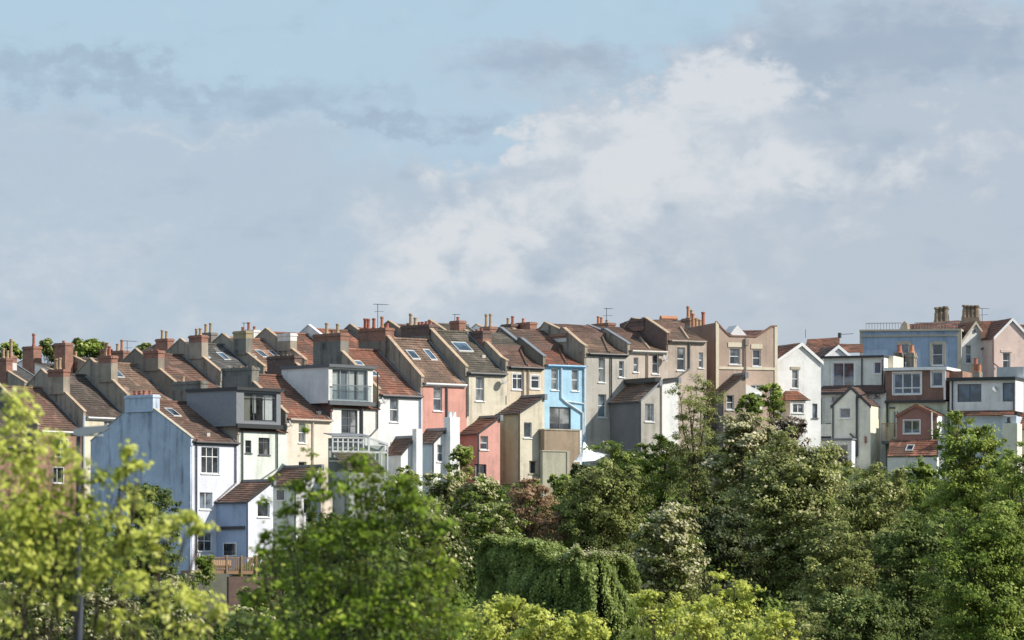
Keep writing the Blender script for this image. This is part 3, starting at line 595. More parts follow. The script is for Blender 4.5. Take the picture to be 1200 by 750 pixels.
skyhouse('skyline house with paired tan pots on a square brick stack', 232, 276, 452, 45, 425, (184, 408), GREYR, T_DK, [dict(xl=185, xr=199, ytop=397, mat=BRK, pots=[(.7, POT_T, .3), (.6, POT_T, .65)]), dict(xl=236, xr=250, ytop=390, mat=PARTYD, top=SOOT, pots=[(.7, POT_T, .3), (.75, POT_T, .7)], u=.6)])
skyhouse('skyline house with a white stack and one tall red pot', 330, 372, 455, 46, 413, (284, 400), OFFW, T_DK, [dict(xl=288, xr=300, ytop=387, mat=OFFW, top=OFFW, pots=[(.65, POT_R, .2), (.3, POT_R, .75)], topk=.3)])
skyhouse('skyline house with tall twin tan pots on a brick stack', 602, 640, 447, 52, 414, (560, 384), GREYR, T_DK, [dict(xl=566, xr=577, ytop=383, mat=BRK, topk=.8, pots=[(1.0, POT_T, .25), (1.0, POT_T, .7)])], PURE)
skyhouse('skyline house with a heavy double brick stack and tan pots', 640, 700, 450, 55, 410, (600, 388), GREYR, T_BR, [dict(xl=590, xr=602, ytop=380, mat=BRKD, top=BRKD, pots=[(.5, POT_T, .35), (.62, POT_R, .8)]), dict(xl=607, xr=624, ytop=378, mat=BRKD, top=BRK, pots=[(.35, POT_O, .3)], u=.8)])
skyhouse('skyline house with long brown ridge and orange pots on a low stack', 716, 770, 452, 57, 404, (676, 386), GREYR, T_BR, [dict(xl=650, xr=672, ytop=382, mat=BRKO, top=BRKO, pots=[], uu=(-.3, .4)), dict(xl=696, xr=716, ytop=379, mat=BRKD, pots=[(.6, POT_O, .2), (.5, POT_O, .38), (.25, POT_T, .7)], u=1.)])

# ------------------------------------------------------------------ right hand group
def shell(H, x0, x1, yt, yb, v, dep, mat, wins=(), name='wall', down=0.):
    u0, u1 = H.u(x0, v), H.u(x1, v); um = (u0+u1)/2; z0, z1 = H.z(yb, um, v)-down, H.z(yt, um, v)
    rects = [H.rect(*q['r'], v) for q in wins]; m = MB(); H.face(m, v, u0, u1, z0, z1, rects)
    for u in (u0, u1): m.poly([(u, v, z0), (u, v+dep, z0), (u, v+dep, z1), (u, v, z1)])
    m.poly([(u0, v+dep, z0), (u1, v+dep, z0), (u1, v+dep, z1), (u0, v+dep, z1)]); m.poly([(u0, v, z1), (u1, v, z1), (u1, v+dep, z1), (u0, v+dep, z1)])
    o = H.build(m, name, mat)
    for q, rc in zip(wins, rects): H.window(v, rc, **{k: x for k, x in q.items() if k != 'r'})
    return u0, u1, z0, z1, o
def gabled(H, x0, x1, ya, xa, ye, yb, v, dep, mat, roof, wins=(), verge=None, over=.15, down=1.5, name='wall', sidem=None):
    """block with its gable facing us: eaves at ye, apex (xa, ya)"""
    u0, u1 = H.u(x0, v), H.u(x1, v); ua = H.u(xa, v); ze = H.z(ye, ua, v); zt = H.z(ya, ua, v); z0 = H.z(yb, ua, v)-down
    rects = [H.rect(*q['r'], v) for q in wins]; m = MB(); H.face(m, v, u0, u1, z0, ze, rects); m.poly([(u0, v, ze), (u1, v, ze), (ua, v, zt)]); m.poly([(u0, v+dep, z0), (u1, v+dep, z0), (u1, v+dep, ze), (ua, v+dep, zt), (u0, v+dep, ze)])
    for u in (u0, u1): m.poly([(u, v, z0), (u, v+dep, z0), (u, v+dep, ze), (u, v, ze)])
    H.build(m, name, mat)
    H.build(MB().box(u0-.003, u0+.1, v+.003, v+dep, z0, ze).box(u1-.1, u1+.003, v+.003, v+dep, z0, ze), 'side_wall', sidem or mat)
    for q, rc in zip(wins, rects): H.window(v, rc, **{k: x for k, x in q.items() if k != 'r'})
    m = MB(); o_ = over; kl = (zt-ze)/(ua-u0); kr = (zt-ze)/(u1-ua)
    H.tiles(m, (u0-o_, v-o_, ze-kl*o_+.02), (u0-o_, v+dep, ze-kl*o_+.02), (ua, v+dep, zt+.02), (ua, v-o_, zt+.02)); H.tiles(m, (u1+o_, v-o_, ze-kr*o_+.02), (u1+o_, v+dep, ze-kr*o_+.02), (ua, v+dep, zt+.02), (ua, v-o_, zt+.02))
    H.build(m, 'roof', roof)
    if verge:
        m = MB(); k = .2
        m.extr([(u0-o_, v-o_-.01, ze-kl*o_-k), (ua, v-o_-.01, zt-k), (ua, v-o_-.01, zt+.05), (u0-o_, v-o_-.01, ze-kl*o_+.05)], (0, .05, 0)); m.extr([(u1+o_, v-o_-.01, ze-kr*o_-k), (ua, v-o_-.01, zt-k), (ua, v-o_-.01, zt+.05), (u1+o_, v-o_-.01, ze-kr*o_+.05)], (0, .05, 0))
        H.build(m, 'bargeboard', verge)
    return u0, u1, z0, ze, zt

# white gabled house
H = House('gabled_house', 'white gabled house with red tiled bay roof between the two terraces', 'house', 911, 416, 68, 520)
gabled(H, 911, 962, 402, 939, 422, 500, 0, 6, PURE, T_RD, [Wn(928, 433, 936, 455, 1, 2), Wn(952, 473, 958, 490, 1, 1, fm=DGREY)], PVC, down=2)
r = H.rect(928, 433, 936, 455); H.build(MB().box(r[0]-.12, r[1]+.12, -.05, -.004, r[3]+.003, r[3]+.2), 'lintel', STONE)
u0, u1 = H.u(925, -.9), H.u(945, -.9); za, zb = H.z(469, u0, -.9), H.z(458, u0, 0)
shell(H, 926, 944, 469, 500, -.9, .89, PURE, [Wn(929, 473, 942, 484, 2, 1)], 'bay', 1)
m = MB(); H.tiles(m, (u0-.4, -1.05, za), (u1+.25, -1.05, za), (u1-.3, -.02, zb), (u0+.1, -.02, zb), run=.2); m.poly([(u0-.4, -1.05, za), (u0+.1, -.02, zb), (u0-.4, -.02, za)]); m.poly([(u1+.25, -1.05, za), (u1-.3, -.02, zb), (u1+.25, -.02, za)])
H.build(m, 'bay_roof', tile_mat((.42, .17, .1), (.36, .15, .09), .1))
H = House('gabled_house', 'small white gable with brown roofs behind the white gabled house', 'house', 966, 432, 74, 500)
gabled(H, 966, 998, 405, 982, 418, 480, 0, 5, PURE, T_BR, (), PVC)
m = MB(); H.tiles(m, (H.u(942, 3), 3, H.z(414, 0, 3)), (H.u(984, 3), 3, H.z(412, 0, 3)), (H.u(984, 6), 6, H.z(394.5, 0, 6)), (H.u(946, 6), 6, H.z(397, 0, 6)))
H.tiles(m, (H.u(975, 4), 4, H.z(412, 0, 4)), (H.u(1012, 4), 4, H.z(412, 0, 4)), (H.u(1012, 6), 6, H.z(402, 0, 6)), (H.u(980, 6), 6, H.z(402, 0, 6)))
H.build(m, 'rear_roof', T_RD); H.build(MB().tube(H.p(944, 396, 4), H.p(944, 386, 4), .02).tube(H.p(984, 392, 4), H.p(1000, 391, 4), .02).tube(H.p(984, 396, 4), H.p(984, 390, 4), .14), 'aerial', PIPE)

GW = render_mat((.79, .79, .74), .25); GW2 = render_mat((.78, .77, .71), .35); LIT = render_mat((.78, .74, .6), .15); PGREEN = render_mat((.68, .72, .55), .3); CLAD = brick_mat((.23, .1, .075), (.19, .085, .065))
# R1 grey white house with black edged dormer
H = House('dormer_house', 'off white house with black edged flat dormer and narrow gabled extension', 'house', 965, 428, 108, 545)
u0, u1, z0, z1, _ = shell(H, 965, 1036, 419.5, 456, 0, 4, GW, [Wn(976, 425, 1001, 453.5, 2, 1, glass=GLASSB, surround=.1), Wn(1024, 424, 1032.5, 438, 1, 1, glass=GLASSB, surround=.08)])
H.build(MB().box(u0-.15, u1+.05, -.25, 4.1, z1+.002, z1+.16), 'flat_roof', BLACK); H.pipe([(1010, 420), (1010, 456)])
shell(H, 1036, 1047, 417, 431, 1.2, 3, render_mat((.72, .64, .5), .1), name='lit_return', down=2)  # block added as the dormer's right return, sunlit cream in its colour
m = MB(); ua, ub = H.u(957, -.8), H.u(1037, -.8); za, zb = H.z(460, 0, -.8), H.z(452, 0, 0)
H.tiles(m, (ua, -.85, za), (ub, -.85, za), (u1, -.01, zb), (u0, -.01, zb), run=.2); H.build(m, 'skirt_roof', T_NEW); H.build(MB().box(ua, ub, -.98, -.86, za-.16, za+.02), 'gutter', BLACK)
shell(H, 960, 1038, 461, 545, -.7, 5, GW2, [Wn(975, 465, 984, 470, 1, 1, fm=METAL), Wn(1025, 460.9, 1031, 466, 1, 1, fm=METAL)], 'lower_wall', 2)
gabled(H, 974, 1020, 453, 997, 475, 540, -3.4, 2.68, render_mat((.78, .76, .67), .3), T_NEW, [Wn(984, 478, 997, 490, 1, 1, glass=GLASSB, surround=.07)], BLACK, sidem=LIT, name='extension_wall', over=.05)
H.pipe([(1004, 463), (1004, 535)], v=-3.4, mat=BLACK, r=.08); H.pipe([(996, 508), (1003, 515)], v=-3.5, mat=BLACK, r=.07)
shell(H, 959, 975, 497, 540, -3.2, 2.3, GW2, name='side_extension', down=1); m = MB(); ua, ub = H.u(958, -3.3), H.u(975, -3.3); H.tiles(m, (ua, -3.4, H.z(513, 0, -3.3)), (ub, -3.4, H.z(513, 0, -3.3)), (ub, -1, H.z(496, 0, -1)), (ua, -1, H.z(496, 0, -1))); H.build(m, 'lean_to_roof', T_DK)
shell(H, 962, 998, 516, 548, -4.6, 1.3, PURE, [Wn(974, 521, 994, 545, 1, 1, fm=PVC, glass=GLASS)], 'conservatory', 2)
H.build(MB().box(H.u(961, -4.7), H.u(999, -4.7), -4.75, -3.4, H.z(516, 0, -4.6)+.003, H.z(514, 0, -4.6)), 'conservatory_roof', LEAD)
H.pipe([(1034, 421), (1034, 456)], mat=PIPE); H.pipe([(962, 466), (962, 500)], v=-.7, mat=PIPE); H.pipe([(976, 475), (976, 536)], v=-3.4, mat=PIPE, r=.05); H.pipe([(1004, 466), (1014, 462), (1019, 468)], v=-3.45, mat=BLACK, r=.05); dish(H, 1012, 476, .2)
H.build(MB().box(H.u(1013, -3.5), H.u(1015, -3.5), -3.5, -3.41, H.z(520, 0, -3.5), H.z(512, 0, -3.5)), 'air_vent', paint((.3, .1, .08), .7))
# R2 brown clad dormer
H = House('dormer_house', 'brown clad box dormer house with a small red gabled extension below', 'house', 1037, 426, 108, 545)
u0, u1, z0, z1, _ = shell(H, 1037.5, 1108, 434, 469, 0, 4, CLAD, [Wn(1047, 437, 1079, 462, 3, 2, split=.3, glass=GLASSB, surround=.1, bar=.08), Wn(1092, 435.5, 1105, 453, 1, 1, glass=GLASSB, surround=.1, bar=.08)])
H.build(MB().box(u0-.1, u1+.15, -.25, 4.1, z1+.002, z1+.22).box(u1-.12, u1+.03, -.1, -.003, z0, z1), 'fascia', PVC); H.build(MB().box(u0, u1, -.2, -.005, z0-.2, z0), 'apron', BLACK)
u_, _a, _b, _c, _ = shell(H, 1112, 1128, 435, 446, 1.2, 3, BRKO, name='brick_return')
shell(H, 1038, 1110, 471, 545, .05, 4, PGREEN, [Wn(1046, 481, 1053.5, 513, 2, 1, fm=PVC)], 'lower_wall', 2)
gabled(H, 1051, 1098, 474, 1073, 486, 516, -2.6, 2.6, render_mat((.33, .17, .145), .3), T_OR, [Wn(1059, 492.5, 1078, 508, 2, 1, surround=.06)], render_mat((.3, .14, .1), .2), sidem=PURE, name='extension_wall', over=.08, down=0)
H.pipe([(1092, 483), (1092, 515)], v=-2.6, mat=PVC, r=.06)
H.pipe([(1040, 471), (1040, 500)], mat=PIPE); H.pipe([(1042, 478), (1049, 478)], v=-.05, mat=PIPE, r=.06); m = MB(); v0, v1 = -4.6, -2.62; ua, ub = H.u(1040, v0), H.u(1098, v0); za = H.z(535, 0, v0); zb = H.z(516, 0, v1); H.tiles(m, (ua, v0, za), (ub, v0, za), (H.u(1099, v1), v1, zb), (H.u(1043, v1), v1, zb)); H.build(m, 'lean_to_roof', T_RD)
H.skylight(-4.0, -3.3, H.u(1062, -3.6), H.u(1071, -3.6), lambda v: za+(zb-za)*(v-v0)/(v1-v0))
shell(H, 1040, 1098, 536, 560, v0+.1, 2, OFFW, name='lower_extension', down=1); shell(H, 1099, 1113, 512, 560, -3.9, 3.8, PURE, name='white_side', down=1)
m = MB(); zt_ = H.z(497, 0, -1.2); zb_ = H.z(517, 0, -1.2); ua, ub = H.u(1033, -1.2), H.u(1051, -1.2)
for k in range(13): m.box(ua+(ub-ua)*k/12-.015, ua+(ub-ua)*k/12+.015, -1.22, -1.19, zb_, zt_)
m.box(ua, ub, -1.23, -1.18, zt_+.001, zt_+.06); H.build(m, 'balcony_railing', WOOD); H.build(MB().box(ua, ub, -1.25, .04, zb_-.2, zb_-.003), 'balcony', DGREY)
# stacks with red pots in front of blue house
for (x0, x1, yt, lb, bm, pm) in ((1047, 1057, 413.5, 'weathered chimney stack with red pot against the blue wall', PARTYD, POT_R), (1062, 1071, 413.5, 'weathered chimney stack with orange pot beside the railings', PARTY, POT_O)):
    Hc = House('chimney_stack', lb, 'chimney', x0, 434, 108, 445); u1c = Hc.u(x1); zc = Hc.z(yt)
    Hc.build(MB().box(0, u1c, 0, .9, -1, zc).box(-.06, u1c+.06, -.06, .96, zc-.35, zc-.2), 'stack', bm)
    Hc.build(MB().lathe((u1c*.55, .4, zc), [(.26, 0), (.2, .15), (.17, .5), (.2, .6), (.1, .6)]), 'chimney_pot', pm)
# R3 white house far right
H = House('dormer_house', 'white house with black flat roof edge and wide grey framed window at the right', 'house', 1113, 424, 108, 535)
u0, u1, z0, z1, _ = shell(H, 1113, 1190, 446, 482, 0, 4.5, render_mat((.8, .79, .78), .15), [Wn(1122, 450, 1150, 471, 2, 1, fm=DGREY, glass=GLASSB, sill=False), Wn(1175, 448.5, 1187, 470.5, 1, 1, fm=DGREY, glass=GLASSB, sill=False)])
H.build(MB().box(u0-.2, u1+.05, -.3, 4.5, z1+.002, z1+.24), 'flat_roof', BLACK); H.pipe([(1116, 446), (1116, 482)], mat=BLACK)
m = MB(); za, zb = H.z(487, 0, -.5), H.z(481.5, 0, 0); H.tiles(m, (u0, -.55, za), (u1, -.55, za), (u1, -.01, zb), (u0, -.01, zb), run=.2); H.build(m, 'skirt_roof', T_RD)
shell(H, 1113.5, 1191, 488, 535, .03, 4, render_mat((.52, .6, .69), .2), [Wn(1127, 493, 1134, 501, 1, 1), Wn(1180, 489, 1184, 495, 1, 1, fm=DGREY)], 'lower_wall', 3)
shell(H, 1175, 1192, 496, 545, -1.5, 1.5, LIT, name='side_extension', down=2)
H.pipe([(1188, 448), (1188, 482)], mat=PIPE); H.pipe([(1116, 488), (1116, 520)], mat=PIPE); dish(H, 1166, 456, .22)
# terrace on top right
shell(H, 1168, 1200, 430, 441, 3, 1.5, render_mat((.6, .6, .58), .2), name='roof_terrace_wall', down=.5)
H = House('rendered_house', 'cream house side at the right edge with brown lean to roof', 'house', 1191, 425, 100, 540)
shell(H, 1192, 1235, 441, 540, 0, 5, PURE, name='wall', down=2); m = MB(); H.tiles(m, (H.u(1190, -2), -2, H.z(503, 0, -2)), (H.u(1230, -2), -2, H.z(503, 0, -2)), (H.u(1230), -.01, H.z(484)), (H.u(1196), -.01, H.z(484))); H.build(m, 'lean_to_roof', T_RD)
shell(H, 1192, 1230, 504, 545, -1.9, 1.8, CREAM, name='extension_wall', down=2)
# R4 big blue house
BLU = render_mat((.38, .46, .6), .4, soot=(.14, .17, .24)); TRIM = paint((.48, .42, .33), .8)
H = House('blue_house', 'large blue flat topped house with cream trim and roof railings', 'house', 1008, 452, 100, 500)
u0, u1, z0, z1, _ = shell(H, 1008, 1122, 388, 440, 0, 7, BLU, [Wn(1092.5, 403, 1105, 428, 1, 2), Wn(1054.5, 403, 1065, 425, 1, 2)], down=3)
m = MB().box(u0-.05, u1+.3, -.14, 7, z1+.002, z1+.14); z = H.z(394); m.box(u0+.16, u1, -.07, -.004, z-.07, z+.07)
m.box(u0-.03, u0+.16, -.05, -.002, z0, z1); m.box(u1, u1+.3, -.05, .4, z0, z1)
for q in ((1092.5, 403, 1105, 428), (1054.5, 403, 1065, 425)):
    r = H.rect(*q); m.box(r[0]-.2, r[0]-.003, -.05, -.004, r[2], r[3]+.2).box(r[1]+.003, r[1]+.2, -.05, -.004, r[2], r[3]+.2).box(r[0]-.003, r[1]+.003, -.05, -.004, r[3]+.003, r[3]+.2)
H.build(m, 'stone_trim', TRIM)
m = MB(); zr_ = z1+.14
for xa, xb, vv_ in ((1015, 1056, 1.), (1072, 1122, 1.)):
    ua, ub = H.u(xa, vv_), H.u(xb, vv_); n = int((ub-ua)/.22)
    for k in range(n+1): m.tube((ua+(ub-ua)*k/n, vv_, zr_), (ua+(ub-ua)*k/n, vv_, zr_+.55), .018, .018, 4)
    m.tube((ua, vv_, zr_+.55), (ub, vv_, zr_+.55), .028, .028, 5)
H.build(m, 'roof_railing', METAL)
m = MB(); H.tiles(m, (H.u(1062, 3), 3, z1), (H.u(1124, 3), 3, z1), (H.u(1124, 6), 6, H.z(376, 3, 6)), (H.u(1062, 6), 6, H.z(380, 3, 6))); H.build(m, 'attic_roof', T_RD)
H.build(MB().extr([H.p(1053, 388, 2.5), H.p(1064, 388, 2.5), H.p(1063, 379, 2.5), H.p(1060, 376, 2.5), H.p(1057, 379, 2.5)], (0, 2, 0)), 'scroll_gable', PARTY)
def stackcluster(label, x0, x1, ytop, ybase, Y, npot):
    Hc = House('chimney_stack', label, 'chimney', x0, Y, 100, 410); u1 = Hc.u(x1); zt = Hc.z(ytop); zb = Hc.z(ybase)
    Hc.build(MB().box(-.25, u1+.2, -.1, 1.3, -.5, zb-.25).box(-.1, u1+.1, 0, 1.2, zb-.25, zb), 'stack', render_mat((.3, .23, .17), .7))
    for k in range(npot):
        for j in (0, 1):
            h = zt-zb+rnd.uniform(-.06, .06); r = .19
            Hc.build(MB().lathe(((k+.5)*u1/npot, .3+.6*j, zb), [(r*1.3, 0), (r*1.25, .12), (r*1.1, .2), (r*1.05, h*.55), (r*1.05, h*.6), (r*.85, h*.66), (r*.85, h*.85), (r*1.3, h*.9), (r*1.2, h), (r*.7, h)], 8), 'chimney_pot', POT_G if (k+j) % 4 else paint((.3, .22, .14), .9))
stackcluster('crown of weathered pots on the stone stack above the blue house', 1095, 1110, 359.5, 377, 458, 3)
stackcluster('wide cluster of tan pots behind the white gable', 1128, 1146, 358, 372, 458, 4)
Hc = House('chimney_stack', 'low brick chimney with three terracotta pots above the black flat roof', 'chimney', 1137, 433, 108, 447)
Hc.build(MB().box(0, Hc.u(1148), 0, .9, -1, Hc.z(436)), 'stack', PARTY)
for x_, y_, mt in ((1139, 427, POT_T), (1142, 420, POT_R), (1146, 427, POT_O)): Hc.build(MB().lathe((Hc.u(x_), .4, Hc.z(436)), [(.2, 0), (.16, .1), (.15, Hc.z(y_)-Hc.z(436)), (.19, Hc.z(y_)-Hc.z(436)+.03), (.1, Hc.z(y_)-Hc.z(436)+.03)]), 'chimney_pot', mt)
H = House('gabled_house', 'narrow white gabled house between the blue and pink houses', 'house', 1127, 452, 72, 480)
gabled(H, 1127, 1158, 377, 1143, 399, 460, 0, 6, OFFW, T_RD, [Wn(1131.5, 404, 1139, 426, 1, 2)], STONE)
H.pipe([(1158, 393), (1158, 440)], v=-.05); H.build(MB().tube(H.p(1143, 386, -.03), H.p(1143, 389, -.03), .12), 'vent', DGREY)
for x_, y_ in ((1150, 409), (1154, 408)): H.build(MB().tube(H.p(x_, y_, -.1), H.p(x_+2, y_-1, -.35), .07), 'satellite_dish', DGREY)
H = House('gabled_house', 'pale pink gabled house at the right edge with brown ridge', 'house', 1165, 450, 75, 480)
PP = render_mat((.75, .58, .52), .12)
gabled(H, 1165, 1207, 373, 1186, 395, 460, 0, 7, PP, T_RD, [Wn(1175, 413, 1184, 432, 1, 2, surround=.0)], PVC)
r = H.rect(1175, 413, 1184, 432); H.build(MB().box(r[0]-.15, r[1]+.15, -.04, -.004, r[3]+.01, r[3]+.22), 'lintel', PP)
m = MB(); H.tiles(m, (H.u(1149, 1), 1, H.z(396, 0, 1)), (H.u(1168, 1), 1, H.z(396, 0, 1)), (H.u(1186, 5), 5, H.z(374, 0, 5)), (H.u(1149, 5), 5, H.z(376, 0, 5))); H.build(m, 'side_roof', T_RD)
H.pipe([(1164, 395), (1164, 425), (1170, 430)], v=-.05, mat=paint((.25, .12, .1), .6))
aerial(H, 1151, 361, H.u(1151, 4), 4, H.z(380, 0, 4), .6)
H = House('gabled_house', 'sliver of red brown roof at the far right skyline', 'house', 1203, 456, 75, 480)
gabled(H, 1203, 1240, 378, 1221, 398, 460, 0, 7, OFFW, T_RD)
m = MB(); H.tiles(m, (H.u(1190, 1), 1, H.z(394, 0, 1)), (H.u(1222, 1), 1, H.z(394, 0, 1)), (H.u(1222, 4), 4, H.z(380, 0, 4)), (H.u(1190, 4), 4, H.z(380, 0, 4))); H.build(m, 'side_roof', T_RD)

# ------------------------------------------------------------------ garden structures
def simple(name, label, cat, px, Y, a, yb): return House(name, label, cat, px, Y, a, yb)
H = simple('garden_wall', 'tan rendered terrace wall below the sky blue house', 'wall', 638, AY[8]-4, 60, 560)
shell(H, 638, 679, 504, 560, 0, 3.2, render_mat((.38, .29, .21), .3), name='wall', down=2); H.build(MB().box(-.05, H.u(679)+.05, -.05, 3.25, H.z(504)+.003, H.z(503)+.04), 'coping', STONE); H.build(MB().box(H.u(679), H.u(681.5), -.04, 3.2, -2, H.z(503)), 'white_post', PURE)
H = simple('garden_wall', 'low cream garden wall in front of the tan terrace wall', 'wall', 636, AY[8]-9, 64, 575)
shell(H, 636, 664, 529, 575, 0, .35, render_mat((.48, .46, .36), .4), name='wall', down=2); H.build(MB().box(-.05, H.u(664), -.05, .4, H.z(529)+.003, H.z(528)+.03).box(H.u(664), H.u(667), -.05, .4, -2, H.z(528)), 'coping', STONE)
H = simple('retaining_wall', 'mossy concrete retaining wall beneath the wooden deck', 'wall', 226, 373, 62, 720)
shell(H, 226, 268, 672, 720, 0, 3, render_mat((.16, .16, .13), .6), name='wall', down=3)
H = simple('brick_wall', 'shade-dark brick garden wall right of the mossy retaining wall', 'wall', 268, 371, 70, 730)
shell(H, 268, 330, 676, 730, 0, .4, BRKD, name='wall', down=3)  # tree shade over this wall is put into its dark brick colour
H = simple('wooden_deck', 'wooden deck with slatted railing behind the end terrace house', 'deck', 231, 374.5, 66, 668)
ua = H.u(300); H.build(MB().box(0, ua, 0, 3, -.25, 0), 'deck_floor', WOOD); zt = H.z(653)
m = MB()
for k in range(34): x = ua*k/33; m.box(x-.025, x+.025, -.03, .0, 0.002, zt-.05)
o = H.build(m, 'railing', WOOD); H.build(MB().box(0, ua, -.05, .04, zt-.048, zt+.02), 'handrail', WOOD)
for k in range(5): x = ua*k/4; H.build(MB().box(x-.06, x+.06, -.1, -.031, -.4, zt+.15), 'post', WOOD)
H.build(MB().box(ua*.3, ua*.62, .5, .56, .1, zt*.8), 'privacy_screen', paint((.62, .42, .28), .8))
# glass conservatory behind the white house
H = simple('conservatory', 'glazed conservatory with metal frame standing behind the white dormer house', 'conservatory', 390, AY[3]-5, 62, 575)
ub = H.u(432); zt = H.z(513); ze = H.z(528); dp = 1.2
FR = paint((.55, .56, .58), .5); m = MB()
for k in range(8): x = ub*k/7; m.box(x-.05, x+.05, 0, .06, ze, zt)
m.box(-.05, ub+.05, -.02, .07, ze-.1, ze+.02); m.box(-.05, ub+.05, -.03, .08, zt-.003, zt+.12); m.box(-.05, ub+.05, -.01, .06, zt-.28, zt-.22)
u2 = H.u(455); zs = H.z(522, u2); zb = H.z(552, u2)
m.extr([(ub, 0, zt), (u2, 0, zs), (u2, 0, zs+.14), (ub, 0, zt+.12)], (0, .09, 0)); m.box(ub, u2, 0, .08, ze-.12, ze+.0); m.box(u2-.08, u2, 0, .08, zb, zs); m.box(ub+.003, ub+.09, 0.004, .085, zb, zt)
for k in (1, 2): x = ub+(u2-ub)*k/3; m.box(x-.04, x+.04, .01, .07, zb, ze-.12)
m.extr([(u2-.08, .09, zs), (u2, .09, zs), (u2, .09, zs+.12), (u2-.08, .09, zs+.12)], (0, dp, .1))
H.build(m, 'frame', FR)
m = MB(); m.poly([(0, .04, ze), (ub, .04, ze), (ub, .04, zt), (0, .04, zt)]); m.poly([(ub+.05, .04, zb), (u2, .04, zb), (u2, .04, zs), (ub+.05, .04, zt)])
H.build(m, 'glazing', CLEAR)
H.build(MB().extr([(-.1, -.1, zt+.13), (ub+.05, -.1, zt+.13), (ub+.05, dp, zt+.3), (-.1, dp, zt+.3)], (0, 0, .06)), 'flat_roof', LEAD)
m = MB(); H.tiles(m, (-.1, -2.6, ze-1.4), (ub, -2.6, ze-1.4), (ub, -.03, ze-.12), (-.1, -.03, ze-.12)); H.build(m, 'tiled_roof', T_DK)
m = MB().box(-.05, ub, -2.5, -.05, ze-5, ze-1.42).box(-.05, ub, .5, .6, ze-3, zt); m.box(ub, u2, .5, .6, zb-3, zs); H.build(m, 'wall', paint((.4, .42, .38), .8))
# white shade sail parasol
H = simple('garden_parasol', 'white pointed garden parasol beside the tan terrace wall', 'parasol', 683, AY[9]-8, 70, 560)
ap = np.array(H.p(684, 517, 0)); rim = [H.p(672, 541.5, -1.2), H.p(682, 541, -1.8), H.p(697, 540, -1.5), H.p(712, 533, 0), H.p(700, 530, 1.3), H.p(680, 531, 1.2)]
m = MB()
for k in range(6):
    a_, b_ = np.array(rim[k]), np.array(rim[(k+1) % 6]); n = 4
    for j in range(n):
        f0, f1 = (j/n), ((j+1)/n); dz = lambda t: -.45*math.sin(math.pi*t)*.8
        q = lambda P, t: tuple(ap+(P-ap)*t+np.array([0, 0, dz(t)]))
        m.poly([q(a_, f0), q(b_, f0), q(b_, f1), q(a_, f1)] if j else [tuple(ap), q(b_, f1), q(a_, f1)])
H.build(m, 'canopy', PVC); H.build(MB().tube((ap[0], ap[1], -1), tuple(ap+[0, 0, .1]), .04), 'pole', METAL)
# street lamp
p = at(92, 508, 100.); e = bpy.data.objects.new('street_lamp', None); C.objects.link(e); e.location = (p[0], 100, -8.5); tag(e, 'grey street lamp with flat head half hidden by the leaves', 'street lamp')
zt = p[2]+8.5; MB().tube((0, 0, 0), (0, 0, 9.8), .085, .08, 12).tube((0, 0, 9.8), (0, 0, zt-.05), .05, .04, 10).tube((0, 0, 0), (0, 0, 1.3), .11, .1, 12).build('pole', paint((.07, .08, .1), .5, .3), e)
m = MB(); prof = [(-.08, -.05), (.05, -.09), (.45, -.05), (.55, .0), (.45, .05), (.1, .07), (-.08, .05)]; m.extr([(x, -.09, zt+z+.03+x*.12) for x, z in prof], (0, .18, 0)); m.build('lamp_head', paint((.3, .33, .35), .4, .2), e)
MB().box(.1, .42, -.07, .07, zt-.045, zt-.02).build('lens', paint((.7, .7, .68), .2), e)

# ------------------------------------------------------------------ ground
def rowY(px):
    return np.interp(px, [-400, 225, 828, 912, 1000, 1200, 1600], [360, 380, 409, 412, 424, 420, 416])
def baseZ(px):
    py = np.interp(px, [-400, 0, 225, 300, 400, 500, 600, 700, 800, 900, 1000, 1100, 1200, 1600], [760, 730, 700, 650, 605, 580, 565, 545, 530, 515, 545, 560, 560, 600]); return (HZ-py)*rowY(px)/F
def ground(x, y):
    px = 600+F*x/max(y, 150.); ry = rowY(px); zb = baseZ(px)-.6; d = ry-4-y
    if d > 0: z = zb-.2*d-(2.5 if d > 6 else .416*d)
    else: z = zb+min(-d, 75)*.11
    if -d > 75: z -= min((-d-75)*.25, zb+14)
    return max(z, -9.)
xs = np.concatenate([np.linspace(-3000, -90, 14)[:-1], np.linspace(-90, 90, 73), np.linspace(90, 3000, 14)[1:]]); ys = np.concatenate([[-400, -100, 0, 60], np.linspace(100, 520, 106), np.linspace(560, 6000, 14)])
m = MB(); m.v = [(x, y, ground(x, y)) for y in ys for x in xs]; n = len(xs)
m.f = [(j*n+i, j*n+i+1, (j+1)*n+i+1, (j+1)*n+i) for j in range(len(ys)-1) for i in range(n-1)]
gm, t, b = newmat('earth_and_grass'); tc = t.add('ShaderNodeTexCoord'); n1 = t.noise(tc.outputs['Object'], .3, 6, .7)
t.put(b.inputs['Base Color'], t.mix(t.ramp(n1, .4, .6), (.03, .05, .015), (.06, .05, .03))); b.inputs['Roughness'].default_value = .95
g = m.build('ground', gm, fix=False); g['kind'] = 'structure'

